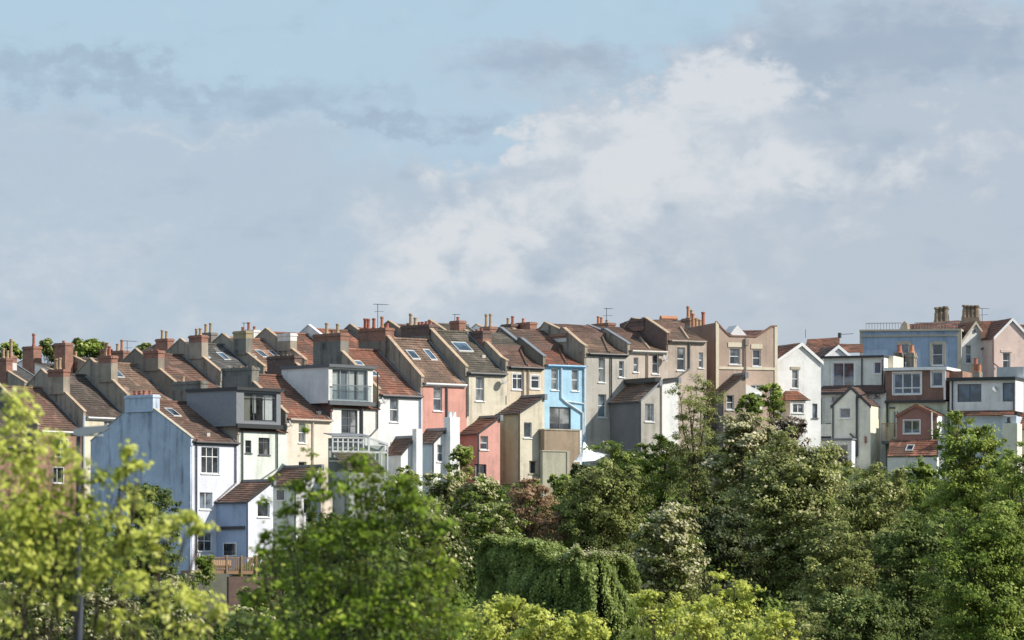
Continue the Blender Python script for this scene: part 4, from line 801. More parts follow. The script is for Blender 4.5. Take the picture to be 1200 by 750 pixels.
# ------------------------------------------------------------------ vegetation
rng = np.random.default_rng(11)
LM = {
 'dark': leaf_mat('dark_leaves', (.035, .055, .018), (.13, .175, .045), (.38, .43, .15), .26, .12),
 'deep': leaf_mat('deep_leaves', (.025, .038, .015), (.07, .09, .03), (.2, .22, .09), .25),
 'mid': leaf_mat('green_leaves', (.045, .08, .017), (.19, .265, .045), (.5, .54, .17), .3, .12),
 'olive': leaf_mat('olive_leaves', (.055, .075, .02), (.25, .28, .08), (.62, .61, .28), .26, .12),
 'light': leaf_mat('light_leaves', (.06, .11, .02), (.29, .37, .07), (.62, .64, .22), .32, .15),
 'lime': leaf_mat('lime_leaves', (.24, .3, .04), (.6, .63, .125), (.84, .83, .34), .34, .15),
 'fore': leaf_mat('fresh_leaves', (.028, .055, .008), (.19, .29, .025), (.68, .72, .15), .32, .12),
 'rust': leaf_mat('rust_leaves', (.15, .1, .05), (.36, .22, .13), (.52, .38, .24), .3),
 'purple': leaf_mat('purple_leaves', (.06, .045, .04), (.18, .13, .1), (.4, .32, .24), .25),
 'bloom': leaf_mat('cream_blossom', (.4, .37, .2), (.6, .55, .35), (.78, .72, .52), .3),
 'ivy': leaf_mat('ivy_leaves', (.07, .11, .03), (.25, .32, .08), (.56, .6, .24), .3)}
def leaves(name, mat, cen, out, parent, size, aspect=.55, up=.35, rndn=.9, droop=0.):
    """cen: leaf positions, out: outward directions; one folded pointed leaf at each"""
    n = len(cen); nr = out+rng.normal(0, rndn, (n, 3))*.45+np.array([.42, -.16, up+.12])*1.15; nr /= np.linalg.norm(nr, axis=1)[:, None]
    t = rng.normal(0, 1, (n, 3))+np.array([0, 0, -droop])+out*.3; t -= nr*(t*nr).sum(1)[:, None]; t /= (np.linalg.norm(t, axis=1)[:, None]+1e-9); b = np.cross(nr, t)
    L = size*rng.uniform(.6, 1.35, n)[:, None]; Wd = L*aspect
    v = np.empty((n, 4, 3)); v[:, 0] = cen-t*L*.5; v[:, 1] = cen+b*Wd*.5+nr*L*.08; v[:, 2] = cen+t*L*.5; v[:, 3] = cen-b*Wd*.5+nr*L*.08
    me = bpy.data.meshes.new(name); me.vertices.add(4*n); me.vertices.foreach_set('co', v.reshape(-1))
    me.loops.add(4*n); me.loops.foreach_set('vertex_index', np.arange(4*n, dtype=np.int32)); me.polygons.add(n); me.polygons.foreach_set('loop_start', np.arange(0, 4*n, 4, dtype=np.int32)); me.polygons.foreach_set('loop_total', np.full(n, 4, dtype=np.int32))
    me.update(calc_edges=True)
    at_ = me.attributes.new('shade', 'FLOAT', 'FACE'); return me, at_, v
def finish(me, at_, sh, name, mat, parent):
    at_.data.foreach_set('value', sh.astype(np.float32)); me.materials.append(mat); o = bpy.data.objects.new(name, me); C.objects.link(o)
    if parent is not None: o.parent = parent
    return o
def unit(n):
    v = rng.normal(0, 1, (n, 3)); return v/np.linalg.norm(v, axis=1)[:, None]
def crown(lobes, dens, size, spread=.16, per=26, gap=.25):
    """lobes: array (k,6) centre + radii -> leaf positions, outward directions, clump shade"""
    P, O, S = [], [], []
    for lx, ly, lz, rx, ry, rz in lobes:
        rr = np.array([rx, ry, rz]); area = 4*math.pi*((rx*ry+ry*rz+rx*rz)/3); nc = max(6, int(area*dens/per)); d = unit(nc); d[:, 2] = np.where(d[:, 2] < -.6, -d[:, 2], d[:, 2])
        rad = 1-np.abs(rng.normal(0, .2, nc)); rad += rng.normal(0, .1, nc)
        cc = np.array([lx, ly, lz])+d*rr*rad[:, None]; sh = rng.uniform(0, 1, nc)*.6+.15+.25*d[:, 2]  # clumps on upper sides get paler colour, like light from above
        m_ = rng.poisson(per, nc); idx = np.repeat(np.arange(nc), m_); cs = spread*(float(rr.mean())**.6)*rng.uniform(.5, 1.5, nc)
        off = rng.normal(0, 1, (len(idx), 3))*cs[idx][:, None]*np.array([1, 1, .6])
        P.append(cc[idx]+off); tl_ = rng.normal(0, .35, (nc, 3)); o_ = d[idx]+tl_[idx]+off/(cs[idx][:, None])*.25; O.append(o_/np.linalg.norm(o_, axis=1)[:, None]); S.append(np.clip(sh[idx]+rng.normal(0, .16, len(idx)), 0, 1))
    return np.concatenate(P), np.concatenate(O), np.concatenate(S)
def tree(label, px, pt, hw, pb, Y, kind, n=9, size=.2, dens=26, cat='tree', name='tree', group='trees and shrubs on the slope', bloom=0, trunk=True, tall=1., lobes=None, per=64, spread=.16, gnd=True, droop=0., aspect=.6, bloomkind='bloom', up=.35, fd=None):
    s = Y/F; cx = (px-600)*s; zt = (HZ-pt)*s; zb = (HZ-pb)*s; w = hw*s; h = (zt-zb)
    gz = ground(cx, Y) if gnd else -9.; base = min(gz, zb+.3); e = bpy.data.objects.new(name, None); C.objects.link(e); e.location = (cx, Y, base); tag(e, label, cat, group)
    if lobes is None:
        L = []
        for k in range(n):
            f = (k+.5)/n; zz = zb+h*(.12+.74*f); prof = math.sin(math.pi*min(1, .3+.5*f))**.5; ang = k*2.4+rng.uniform(0, 1); q = rng.uniform(.25, .75)*w*prof
            r = w*rng.uniform(.42, .6)*(1.12-.38*f); L.append((math.cos(ang)*q, math.sin(ang)*q*.8, min(zz, zt-r*.8)-base, r, r, r*rng.uniform(.65, .9)*min(1.4, max(.8, h/(2*w)))))
        
        for q_, r_, d_ in ((rng.uniform(-.15, .15), .3, 0.), (rng.uniform(.3, .55), .3, rng.uniform(.15, .5)), (-rng.uniform(.3, .55), .28, rng.uniform(.1, .5)), (rng.uniform(-.6, .6), .2, rng.uniform(-.05, .2))): L.append((q_*w, rng.uniform(-.3, .3)*w, zt-w*(r_+d_)-base, w*r_, w*r_, w*r_*1.1))
        L.append((0, 0, (zb+zt)/2-base, w*.7, w*.6, h*.42))
        if group != 'skyline trees': L.append((0, 0, max(0., zb-base)*.5, w*.85, w*.7, max(h*.35, (zb-base)*.7)))
    else: L = [((x-px)*s, rng.uniform(-.35, .35)*r*s, (HZ-y)*s-base, r*s, r*s*.8, r*s*.9) for x, y, r in lobes]
    P, O, S = crown(np.array(L), dens*(1.35 if gnd else 1.)*(fd or 1.), size, spread, per)
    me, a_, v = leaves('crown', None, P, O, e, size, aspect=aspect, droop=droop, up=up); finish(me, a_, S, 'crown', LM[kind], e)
    if bloom:
        sel = (O[:, 2] > .05) & (rng.uniform(0, 1, len(P)) < bloom) & (S > .4); P2 = P[sel]+O[sel]*size*.4
        me, a_, v = leaves('blossom', None, P2, O[sel], e, size*1.0, aspect=.95); finish(me, a_, rng.uniform(0, 1, len(P2)), 'blossom', LM[bloomkind], e)
    if trunk:
        m = MB(); top = zt-base-h*.3; r0 = max(.05, min(.3, w*.07))*(1. if gnd else .45); k = 5; pr = np.array([0, 0, -.3]); 
        for j in range(1, k+1):
            q = np.array([rng.uniform(-.05, .05)*w*j, 0, top*j/k]); m.tube(pr, q, r0*(1-.16*(j-1)), r0*(1-.16*j), 7); pr = q
        for l in L:
            st = np.array([0, 0, max(.2, (l[2])*.45)]); en = np.array(l[:3]); mid = (st+en)/2+rng.normal(0, .06, 3)*w; m.tube(st, mid, r0*.42, r0*.28, 5); m.tube(mid, en, r0*.28, r0*.1, 5)
            for j in range(3):
                t2 = en+unit(1)[0]*np.array(l[3:])*.9; m.tube(en*.8+mid*.2, t2, r0*.14, r0*.05, 4)
        m.build('trunk', BARK, e)
    return e
T = tree
# trees on the skyline behind the chimneys
T('small tree on the skyline at the far left edge', 12, 402, 14, 425, 480, 'light', 5, .3, 14, group='skyline trees')
T('sparse tree behind the square brick stack on the skyline', 58, 399, 13, 425, 480, 'olive', 5, .3, 12, group='skyline trees')
T('pale leafy tree between the brick stack and the tan pots', 107, 398, 22, 425, 478, 'light', 6, .3, 14, group='skyline trees')
T('tiny tree top left of the bent lamp on the skyline', 92, 397, 8, 420, 479, 'olive', 4, .3, 12, group='skyline trees')
T('tree peeping between skyline chimneys above the brown roof', 168, 403, 10, 420, 480, 'olive', 4, .3, 12, group='skyline trees')
# slope planting
T('dark round evergreen standing against the blue gable wall', 172, 566, 48, 710, 366, 'dark', 12, .22, 34)
T('bush with cream flower heads below the blue gable', 205, 672, 42, 750, 345, 'mid', 9, .2, 30, bloom=.5, name='bush', cat='bush')
T('flowering bush in the bottom left corner', 30, 680, 60, 775, 300, 'olive', 10, .2, 30, bloom=.4, name='bush', cat='bush')
T('cream tinged bush right of the lamp post foot', 130, 690, 55, 780, 305, 'olive', 10, .2, 30, bloom=.5, name='bush', cat='bush')
T('pale green bush below the brick garden wall', 285, 712, 38, 790, 300, 'light', 8, .17, 34, bloom=.15, name='bush', cat='bush')
T('leafy bush in front of the shade-dark brick garden wall', 305, 682, 34, 760, 345, 'mid', 9, .18, 34, bloom=.1, name='bush', cat='bush')
T('green shrub growing at the left end of the wooden deck', 240, 652, 14, 690, 370, 'mid', 5, .16, 40, name='shrub', cat='shrub', trunk=False)
T('leafy shrub in front of the conservatory', 470, 548, 38, 640, 378, 'mid', 9, .2, 30, bloom=.12, name='shrub', cat='shrub')
T('spiky upright shrub beside the pink extension', 541, 523, 15, 560, 384, 'light', 6, .16, 34, bloom=.1, name='shrub', cat='shrub')
T('bush flecked with white blossom below the white chimney', 520, 552, 34, 640, 380, 'mid', 9, .2, 32, bloom=.55, name='bush', cat='bush')
T('blossoming bush left of the rust coloured shrub', 562, 556, 36, 640, 378, 'mid', 9, .2, 32, bloom=.4, name='bush', cat='bush')
T('dark bush with scattered flowers below the blossoming bushes', 505, 590, 60, 690, 366, 'dark', 10, .2, 30, bloom=.2, name='bush', cat='bush')
T('green bush above the left end of the creeper wall', 580, 590, 45, 680, 368, 'mid', 10, .2, 30, bloom=.15, name='bush', cat='bush')
T('rust red shrub in the middle of the green slope', 620, 560, 34, 650, 374, 'rust', 10, .16, 46, name='shrub', cat='shrub')
T('smaller faded rust shrub right of the rust red one', 650, 600, 18, 655, 371, 'rust', 6, .14, 44, name='shrub', cat='shrub')
T('low green bush against the cream garden wall foot', 662, 556, 25, 620, 376, 'mid', 8, .2, 34, name='bush', cat='bush')
T('broad round olive green tree below the parasol', 706, 541, 56, 665, 370, 'olive', 14, .19, 40)
T('dark green climber at the right of the low cream wall', 682, 545, 20, 600, 380, 'deep', 6, .2, 34, name='bush', cat='bush')
T('dark thicket below the grey extension', 730, 518, 42, 620, 388, 'mid', 10, .2, 30, bloom=.04)
T('dense bush right of the grey extension', 775, 512, 32, 610, 386, 'mid', 9, .2, 32, name='bush', cat='bush')
T('tall feathery olive tree in front of the brown terraced house', 815, 440, 38, 600, 384, 'olive', 14, .17, 34, droop=1.2, aspect=.35)
T('small sapling growing against the parapet house', 905, 450, 17, 490, 406, 'light', 5, .2, 22, droop=.5, aspect=.5)
T('green shrub below the white porch', 878, 462, 17, 500, 404, 'mid', 5, .2, 26, name='shrub', cat='shrub')
T('purple leaved bush below the white gabled house', 925, 490, 28, 540, 402, 'purple', 8, .2, 34, name='bush', cat='bush', bloom=.12)
T('tree smothered in cream flowers left of the big olive tree', 872, 488, 46, 600, 376, 'olive', 12, .2, 34, bloom=1.)
T('shade-dark tree filling the hollow beneath the cream flowering tree', 838, 520, 42, 690, 385, 'deep', 10, .22, 30)  # fills a dark hollow; its shade is put into the leaf colour
T('large olive tree with pale leaf edges in the centre right', 935, 506, 78, 720, 362, 'olive', 20, .2, 40, bloom=.12)
T('brown tinged tree below the off white dormer house', 1025, 545, 55, 670, 372, 'olive', 12, .19, 36, bloom=.05)
T('grey green bush under the lean to roof', 1075, 540, 35, 620, 380, 'mid', 9, .19, 34, name='bush', cat='bush')
T('bright leafy tree in front of the white house at the right', 1135, 484, 55, 640, 356, 'light', 15, .2, 36)
T('bright tree touching the right edge of the picture', 1195, 520, 45, 660, 352, 'light', 11, .2, 36)
T('mass of creeper with cream flowers right of the ivy wall', 782, 592, 50, 720, 352, 'olive', 12, .19, 38, bloom=.55)
T('dark tree between the creeper mass and the large olive tree', 850, 590, 48, 760, 358, 'deep', 10, .22, 30)
T('olive tree low in the dip right of centre', 985, 610, 55, 760, 345, 'olive', 12, .2, 34)
T('dark green tree low on the right of the slope', 1065, 600, 62, 800, 340, 'dark', 14, .2, 36)
T('deep green tree in the lower right corner', 1160, 590, 75, 800, 332, 'mid', 16, .2, 36)
T('shadowed bush along the bottom right of centre', 1000, 690, 75, 800, 325, 'dark', 12, .2, 32, name='bush', cat='bush')
T('shade-dark bush filling the hollow below the creeper mass', 760, 640, 50, 740, 360, 'deep', 9, .22, 28, name='bush', cat='bush')  # stands in for a shadowed hollow, shade put into near-black leaves
T('dark undergrowth bush left of the ivy wall', 480, 640, 80, 760, 350, 'dark', 12, .22, 28, name='bush', cat='bush')
T('broad bush behind the upper end of the ivy wall', 690, 610, 50, 690, 372, 'mid', 9, .2, 30, name='bush', cat='bush')
T('green tree filling the slope behind the foreground tree', 400, 600, 75, 740, 355, 'dark', 12, .22, 28)
T('bush low on the slope behind the left foreground tree', 90, 600, 80, 720, 350, 'mid', 12, .22, 26, name='bush', cat='bush')
T('yellow green bush behind the lamp post', 20, 590, 60, 700, 352, 'mid', 10, .22, 26, name='bush', cat='bush')
# creeper covered wall
def ivy_block():
    Y = 340.; s = Y/F; e = bpy.data.objects.new('ivy_covered_wall', None); C.objects.link(e); x0 = (570-600)*s; e.location = (x0, Y, (HZ-750)*s-1); zb = (HZ-750)*s-1
    tag(e, 'long garden wall buried under hanging green creeper', 'wall')
    # footprint bends: left leg recedes, right end faces us; in px: top line
    px_ = [566, 584, 622, 662, 696, 730]; top = [640, 632, 636, 654, 650, 656]; yy = [7, 6.5, 4.5, 1.5, 1.5, 3.5]
    P, O, S = [], [], []; core = MB(); pts = []
    for k in range(len(px_)): pts.append(np.array([(px_[k]-600)*s-x0, yy[k], (HZ-top[k])*s-zb]))
    n = 60000
    seg = rng.uniform(0, 5, n); i = seg.astype(int); f = seg-i+rng.normal(0, .07, n); A = np.array(pts); q = A[i]+(A[i+1]-A[i])*f[:, None]
    d = A[i+1]-A[i]; d[:, 2] = 0; d /= np.linalg.norm(d, axis=1)[:, None]; nrm = np.stack([d[:, 1], -d[:, 0], np.zeros(n)], 1)
    kind = rng.uniform(0, 1, n); hgt = q[:, 2]+.16*np.sin(q[:, 0]*2.7)+.12*np.sin(q[:, 0]*6.1+1.); lump = .35*np.sin(q[:, 0]*2.1)+.25*np.sin(q[:, 0]*5.3+1)
    zz = np.where(kind < .7, rng.uniform(0, 1, n)**.8*hgt, hgt+rng.normal(0, .14, n)+.12*np.sin(q[:, 0]*4)); col = np.round(q[:, 0]*3.2)*1.7
    rel = np.clip(zz/hgt, 0, 1); out = np.where(kind < .7, (.55+.35*np.sin(q[:, 0]*1.7+zz*.8)+.3*np.sin(q[:, 0]*.9-zz*1.9)+.2*np.sin(col+zz*1.7)+.5*(1-rel)+rng.normal(0, .13, n))*np.sqrt(np.clip(1.05-rel**5, .05, 1)), rng.uniform(-1.6, .75, n)); pos = q+nrm*out[:, None]; pos[:, 2] = zz+np.where(kind < .7, 0, -.12*np.abs(out))
    O = np.where((kind < .7)[:, None], nrm, np.array([0, 0, 1.]))+rng.normal(0, .25, (n, 3)); O /= np.linalg.norm(O, axis=1)[:, None]
    S = np.clip(.45+.2*np.sin(col*2.3+zz*1.3)+rng.normal(0, .2, n)+np.where(kind < .7, 0, .15), 0, 1)
    e_ = []
    k_ = rng.uniform(0, 1, 1400)*0+(q[0, 0]*0); c = rng.integers(0, n, 1500); cap = pos[c]; cap = np.repeat(cap, 4, axis=0)+rng.normal(0, .1, (6000, 3)); 
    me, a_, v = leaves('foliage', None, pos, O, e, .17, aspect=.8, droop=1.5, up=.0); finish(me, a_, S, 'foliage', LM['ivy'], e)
    # end face on the right
    n = 9000; ex = A[-1]; pos = np.stack([ex[0]+.25+rng.normal(0, .12, n), ex[1]+rng.uniform(-.6, 3., n), rng.uniform(0, 1, n)*ex[2]], 1); pos[:, 0] += .5*np.sqrt(np.clip(1-(pos[:, 2]/ex[2])**4, 0, 1))+.25*np.sin(pos[:, 2]*2.2+pos[:, 1]*1.5); O = np.tile([1., 0, .1], (n, 1))
    me, a_, v = leaves('foliage', None, pos, O, e, .17, aspect=.8, droop=1.5, up=.0); finish(me, a_, rng.uniform(.2, .9, n), 'end_foliage', LM['ivy'], e)
    sel = (kind > .7) & (rng.uniform(0, 1, len(kind)) < .3) & (q[:, 0] > (660-600)*s-x0); 
    P2 = q[sel]+nrm[sel]*out[sel][:, None]; P2[:, 2] = zz[sel]+.12; me, a_, v = leaves('blossom', None, P2, np.tile([0, 0, 1.], (len(P2), 1)), e, .13, aspect=.9); finish(me, a_, rng.uniform(0, 1, len(P2)), 'blossom', LM['bloom'], e)
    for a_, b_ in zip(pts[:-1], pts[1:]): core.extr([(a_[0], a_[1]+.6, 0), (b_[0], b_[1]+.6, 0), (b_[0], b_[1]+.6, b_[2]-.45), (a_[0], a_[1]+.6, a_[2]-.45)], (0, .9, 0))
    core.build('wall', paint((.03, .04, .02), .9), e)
ivy_block()
def undergrowth():
    N = 330000; px = rng.uniform(-40, 1240, N); Y = 250+rng.uniform(0, 1, N)**.8*170; ry = rowY(px); ok = (Y < ry-3) & (Y > 300); px, Y = px[ok], Y[ok]; x = (px-600)*Y/F
    g = np.array([ground(a, b) for a, b in zip(x, Y)]); md = 1.1+.8*np.sin(x*.9+2*np.sin(Y*.31))*np.sin(Y*.55+1.3*np.sin(x*.4))+.5*np.sin(x*2.3+Y)*np.sin(Y*1.9)
    md *= np.clip((rowY(px)-3-Y)/6, .25, 1); z = g+md*rng.uniform(.55, 1.05, len(x)); pos = np.stack([x, Y, z], 1); O = np.stack([rng.normal(0, .5, len(x)), -.6+rng.normal(0, .4, len(x)), np.full(len(x), .8)], 1); O /= np.linalg.norm(O, axis=1)[:, None]
    me, a_, v = leaves('undergrowth', None, pos, O, None, .28, aspect=.65, up=.2)
    o = finish(me, a_, np.clip(.35+.25*np.sin(x*.7)*np.sin(Y*.4)+rng.normal(0, .17, len(x)), 0, 1), 'undergrowth', LM['mid'], None)
    tag(o, 'tangled green undergrowth covering the slope below the houses', 'undergrowth', kind='stuff')
undergrowth()
# nearer shrubs along the bottom edge
def near(label, px, pt, hw, Y, kind, n, size=.11, dens=60, **k): return T(label, px, pt, hw, 860, Y, kind, n, size, dens, name='shrub', cat='shrub', group='shrubs along the bottom edge', gnd=True, droop=.4, **k)
near('bright shrub in the gap left of the ivy covered wall foot', 530, 712, 44, 168, 'lime', 8)
near('low yellow green shrub filling the gap below the creeper', 635, 712, 46, 158, 'lime', 8)
near('low lime shrub between the two tallest bottom shrubs', 815, 705, 45, 162, 'lime', 8)
near('lime shrub fading into the olive bush right of centre', 905, 716, 42, 166, 'lime', 8)
near('yellow green shrub along the bottom left of centre', 580, 695, 55, 160, 'lime', 9)
near('lime tipped shrub between two taller bottom shrubs', 680, 716, 45, 165, 'lime', 8)
near('yellow green shrub with pointed tips at bottom centre', 770, 692, 46, 170, 'lime', 9)
near('tallest yellow green shrub along the bottom edge', 858, 672, 52, 172, 'lime', 11)
near('olive shrub right of the tallest yellow green shrub', 930, 706, 45, 200, 'olive', 9)
near('green shrub at the bottom behind the centre tree', 510, 690, 50, 150, 'fore', 8)
# foreground trees, out of focus
T('sunlit pale leaved tree close by at the left edge', 60, 450, 150, 900, 64, 'lime', size=.095, dens=270, gnd=False, group='nearby trees out of focus', per=13, spread=.2, droop=.7, aspect=.5,
  lobes=[(20, 472, 18), (30, 500, 22), (6, 530, 34), (48, 550, 34), (92, 540, 20), (62, 520, 14), (14, 590, 40), (68, 600, 38), (128, 566, 18), (152, 590, 22), (120, 620, 30), (165, 632, 26), (200, 618, 18), (222, 606, 10), (236, 622, 11), (190, 655, 18), (60, 650, 40), (10, 660, 40), (115, 672, 26), (165, 690, 26), (205, 700, 20), (232, 708, 16), (256, 720, 10), (180, 735, 28), (225, 748, 22), (130, 730, 24), (60, 715, 24), (5, 730, 26), (150, 532, 8), (160, 548, 9), (142, 556, 7), (105, 600, 20), (90, 690, 16), (40, 600, 30), (90, 575, 22), (30, 635, 34), (100, 640, 26), (30, 690, 30), (150, 650, 24)])
T('green leafy tree close by left of centre', 415, 530, 130, 900, 74, 'fore', size=.09, dens=280, gnd=False, group='nearby trees out of focus', per=15, spread=.2, droop=.6, aspect=.55,
  lobes=[(430, 556, 22), (405, 580, 30), (452, 582, 30), (365, 598, 24), (488, 606, 28), (345, 640, 28), (385, 640, 34), (440, 635, 40), (498, 642, 28), (520, 620, 10), (325, 680, 26), (372, 695, 34), (430, 690, 40), (492, 695, 34), (525, 672, 14), (336, 600, 9), (352, 570, 9), (418, 540, 12), (372, 562, 12), (308, 650, 11), (300, 700, 18), (335, 735, 30), (400, 745, 34), (470, 745, 40), (528, 735, 26), (314, 632, 8), (474, 568, 10)])
T('twiggy foreground sapling in front of the white extensions', 352, 560, 30, 900, 90, 'fore', size=.08, dens=50, gnd=False, group='nearby trees out of focus', per=6, spread=.2, lobes=[(358, 505, 6), (360, 530, 8), (366, 555, 10), (340, 575, 10), (308, 590, 9), (322, 560, 6)], trunk=False, aspect=.45)
T('dark leaved tree close by under the pale centre leaves', 380, 640, 120, 900, 82, 'dark', size=.1, dens=130, gnd=False, group='nearby trees out of focus', per=18, spread=.2, trunk=False,
  lobes=[(340, 670, 34), (400, 680, 40), (455, 690, 40), (350, 730, 40), (430, 740, 44), (500, 735, 38), (420, 625, 30), (375, 640, 24), (300, 740, 24)])

# ------------------------------------------------------------------ sky, sun, camera
SUN_EL, SUN_AZ = R(35), math.atan2(.97, -.24)   # azimuth measured from +Y towards +X
S = bpy.context.scene
wd = bpy.data.worlds.new('World'); S.world = wd; wd.use_nodes = True; t = NT(wd.node_tree); t.n.clear()
out = t.add('ShaderNodeOutputWorld'); sk = t.add('ShaderNodeTexSky'); sk.sky_type = 'NISHITA'; sk.sun_disc = False; sk.sun_elevation = SUN_EL; sk.sun_rotation = SUN_AZ; sk.air_density = 1.2; sk.dust_density = .6; sk.ozone_density = 1.5
b1 = t.add('ShaderNodeBackground'); t.l.new(sk.outputs[0], b1.inputs[0]); b1.inputs[1].default_value = .095
tc = t.add('ShaderNodeTexCoord'); nv = t.add('ShaderNodeVectorMath', operation='NORMALIZE'); t.l.new(tc.outputs['Generated'], nv.inputs[0]); sp = t.add('ShaderNodeSeparateXYZ'); t.l.new(nv.outputs[0], sp.inputs[0])
az = t.math('ARCTAN2', sp.outputs[0], sp.outputs[1]); el = t.math('ARCSINE', sp.outputs[2])
# cloud chart: x eastwards, y upwards, one unit = 100 thousandths of a chart cell
X0 = t.math('MULTIPLY_ADD', az, 68.57, 6.); Y0 = t.math('MULTIPLY_ADD', el, -68.57, 7.8)
base = t.xyz(X0, t.math('MULTIPLY', Y0, 1.4))
w1 = t.noise(base, .55, 6, .6, out=1); ws = t.add('ShaderNodeSeparateColor'); t.l.new(w1, ws.inputs[0])
w2 = t.noise(base, 2.2, 6, .62, out=1); ws2 = t.add('ShaderNodeSeparateColor'); t.l.new(w2, ws2.inputs[0])
def warp(c, i): return t.math('ADD', c, t.math('ADD', t.math('MULTIPLY_ADD', ws.outputs[i], 1.9, -.95), t.math('MULTIPLY_ADD', ws2.outputs[i], .9, -.45)))
XX, YY = warp(X0, 0), warp(Y0, 1)
def gauss(cx, cy, sx, sy, amp, X=None, Yv=None, rot=0.):
    dx = t.math('SUBTRACT', X or XX, cx); dy = t.math('SUBTRACT', Yv or YY, cy)
    if rot:
        c_, s_ = math.cos(rot), math.sin(rot); dx, dy = t.math('ADD', t.math('MULTIPLY', dx, c_), t.math('MULTIPLY', dy, s_)), t.math('SUBTRACT', t.math('MULTIPLY', dy, c_), t.math('MULTIPLY', dx, s_))
    dx = t.math('DIVIDE', dx, sx); dy = t.math('DIVIDE', dy, sy)
    q = t.math('ADD', t.math('MULTIPLY', dx, dx), t.math('MULTIPLY', dy, dy)); return t.math('MULTIPLY', t.math('EXPONENT', t.math('MULTIPLY', q, -1.)), amp)
def summ(l):
    a = l[0]
    for b in l[1:]: a = t.math('ADD', a, b)
    return a
w3 = t.noise(base, 7., 5, .6, out=1); ws3 = t.add('ShaderNodeSeparateColor'); t.l.new(w3, ws3.inputs[0])
CX = t.math('ADD', X0, t.math('ADD', t.math('MULTIPLY_ADD', ws2.outputs[0], 1.2, -.6), t.math('MULTIPLY_ADD', ws.outputs[0], .8, -.4)))
CY = t.math('ADD', Y0, t.math('ADD', t.math('MULTIPLY_ADD', ws2.outputs[1], 1.3, -.65), t.math('ADD', t.math('MULTIPLY_ADD', ws.outputs[1], .9, -.45), t.math('MULTIPLY_ADD', ws3.outputs[1], .3, -.15))))
def curve(pts):
    fc = t.add('ShaderNodeFloatCurve'); cv = fc.mapping.curves[0]; fc.mapping.use_clip = False
    pts = [(x/12, y/8) for x, y in pts]; cv.points[0].location = pts[0]; cv.points[1].location = pts[-1]
    for p in pts[1:-1]: cv.points.new(*p)
    fc.mapping.update(); t.l.new(t.math('MULTIPLY', CX, 1/12., clamp=True), fc.inputs['Value']); return t.math('MULTIPLY', fc.outputs[0], 8.)
edge = curve([(0, 3.6), (2.5, 3.5), (3.5, 2.9), (4.3, 2.15), (4.9, 1.85), (5.6, 1.95), (6.1, 1.45), (6.9, 1.1), (7.6, .95), (8.1, .6), (8.8, .55), (9.2, .85), (10., 1.0), (12., .9)])
dep = t.math('SUBTRACT', CY, edge); nf = t.noise(base, .8, 7, .6); nfine = t.noise(base, 2.6, 7, .65); nstreak = t.noise(t.xyz(t.math('MULTIPLY', X0, .35), t.math('MULTIPLY', Y0, 2.)), 1., 7, .62)
body = summ([t.ramp(dep, -.2, .45, 0., 1.1), gauss(2., 3.2, 3., 1.3, .8), t.math('MULTIPLY', t.ramp(t.math('SUBTRACT', YY, t.math('MULTIPLY_ADD', XX, .1, .85)), -.1, .5), t.ramp(XX, 3., 6., .75, 0.)), gauss(5.6, 1.1, 1.5, .3, .4), gauss(10.8, .45, 2.6, .75, 1.2), gauss(6.6, .8, 1.6, .3, .5), gauss(5.4, .05, 1.2, .2, .4), t.math('MULTIPLY_ADD', nf, 1.1, -.5)])
bm = t.ramp(body, .3, 1.0)
nb = t.noise(base, 1.15, 5, .52, dist=.3); rim = t.math('MULTIPLY', t.math('MULTIPLY', t.ramp(dep, -.25, .55), t.ramp(dep, .3, 3.2, 1., .12)), t.ramp(nb, .32, .68, .25, 1.3))
bright = summ([t.math('MULTIPLY', rim, t.ramp(X0, 3.6, 5.2, .2, 1.05)), t.math('MULTIPLY', t.ramp(X0, 9., 10.5), -.75), gauss(8., 1.7, 1., .7, .3), gauss(11.4, .15, .6, .25, 1.), gauss(6.2, 3.3, 1.2, .2, .3), gauss(.6, 3.2, 1.6, .7, .35), gauss(10.8, 2.2, .9, .6, .35), gauss(2.2, 1.55, 1.8, .12, .35), t.math('MULTIPLY_ADD', nfine, .9, -.45), t.math('MULTIPLY_ADD', nf, .5, -.25)])
brm = t.ramp(bright, .0, 1.05)
dark = summ([gauss(10.6, .6, 2.2, .5, .9), gauss(1.4, .98, 2.6, .22, .75, rot=.09), gauss(4.6, 1.38, 1.6, .12, .5), gauss(6.8, .78, 1.4, .18, .4), gauss(5.2, 2.5, .6, .5, .45), gauss(7., 2.9, 2., .3, .35), gauss(9.2, 1.9, 1.4, .5, .3), t.math('MULTIPLY', t.ramp(t.noise(base, 1.5, 5, .5), .45, .7), .35), t.math('MULTIPLY_ADD', nstreak, 1.2, -.62)])
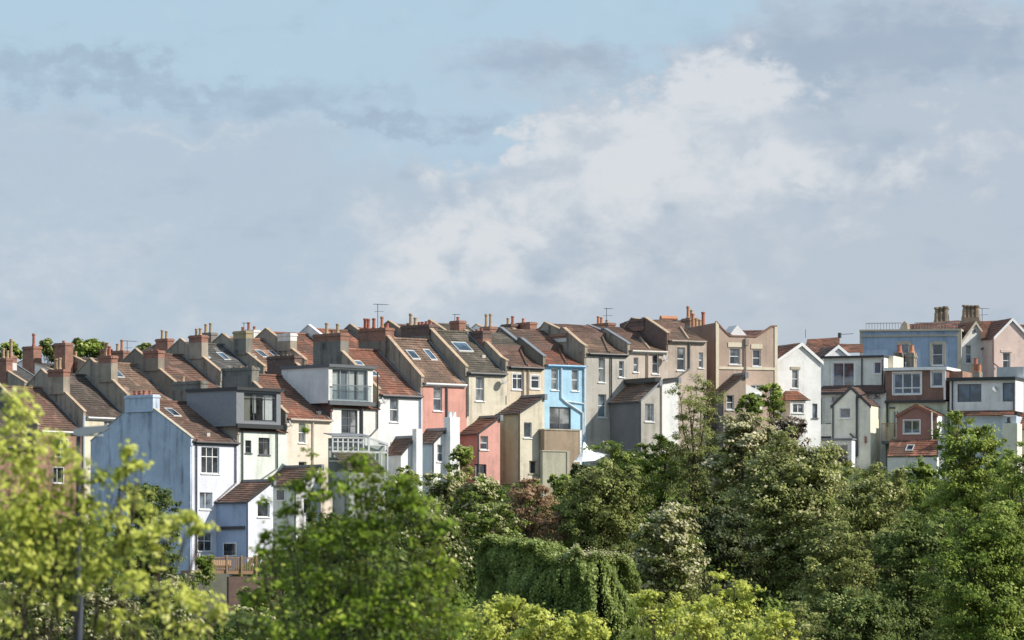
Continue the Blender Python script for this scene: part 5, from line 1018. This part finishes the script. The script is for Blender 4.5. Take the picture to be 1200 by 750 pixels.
dm = t.ramp(dark, .05, 1.0)
blue = t.mix(t.ramp(Y0, 0., 3.8), (.445, .61, .755), (.45, .57, .715))
c = t.mix(bm, blue, t.mix(t.ramp(X0, 3.5, 7.5), (.46, .555, .68), (.48, .55, .655))); c = t.mix(t.math('MULTIPLY', dm, .8), c, (.33, .42, .555)); c = t.mix(t.math('MULTIPLY', brm, .95), c, (.71, .735, .785))
warmn = t.ramp(t.noise(base, .5, 4, .5), .45, .7); c = t.mix(t.math('MULTIPLY', warmn, .05), c, (.58, .565, .6))
b2 = t.add('ShaderNodeBackground'); t.l.new(c, b2.inputs[0]); b2.inputs[1].default_value = 1.05
mx = t.add('ShaderNodeMixShader'); t.put(mx.inputs[0], .85); t.l.new(b1.outputs[0], mx.inputs[1]); t.l.new(b2.outputs[0], mx.inputs[2]); t.l.new(mx.outputs[0], out.inputs[0])

sl = bpy.data.lights.new('sun', 'SUN'); sl.energy = 5.3; sl.angle = R(.5); sl.color = (1., .93, .82); so = bpy.data.objects.new('sun', sl); C.objects.link(so)
from mathutils import Vector
sd = Vector((math.sin(SUN_AZ)*math.cos(SUN_EL), math.cos(SUN_AZ)*math.cos(SUN_EL), math.sin(SUN_EL))); so.rotation_euler = sd.to_track_quat('Z', 'Y').to_euler(); so.location = (60, 300, 90)
cam = bpy.data.cameras.new('camera'); co = bpy.data.objects.new('camera', cam); C.objects.link(co); co.rotation_euler = (R(90), 0, 0); co.location = (0, 0, 0)
cam.sensor_width = 36; cam.lens = 36*F/1200; cam.shift_y = (HZ-375)/1200; cam.clip_start = 1; cam.clip_end = 9000
cam.dof.use_dof = True; cam.dof.focus_distance = 385; cam.dof.aperture_fstop = 4.3
S.camera = co; S.view_settings.view_transform = 'Standard'; S.view_settings.look = 'None'; S.view_settings.exposure = 0; S.view_settings.gamma = 1
S.render.engine = 'CYCLES'; S.cycles.use_denoising = True; S.cycles.max_bounces = 6; S.cycles.transparent_max_bounces = 12; S.cycles.sample_clamp_indirect = 5
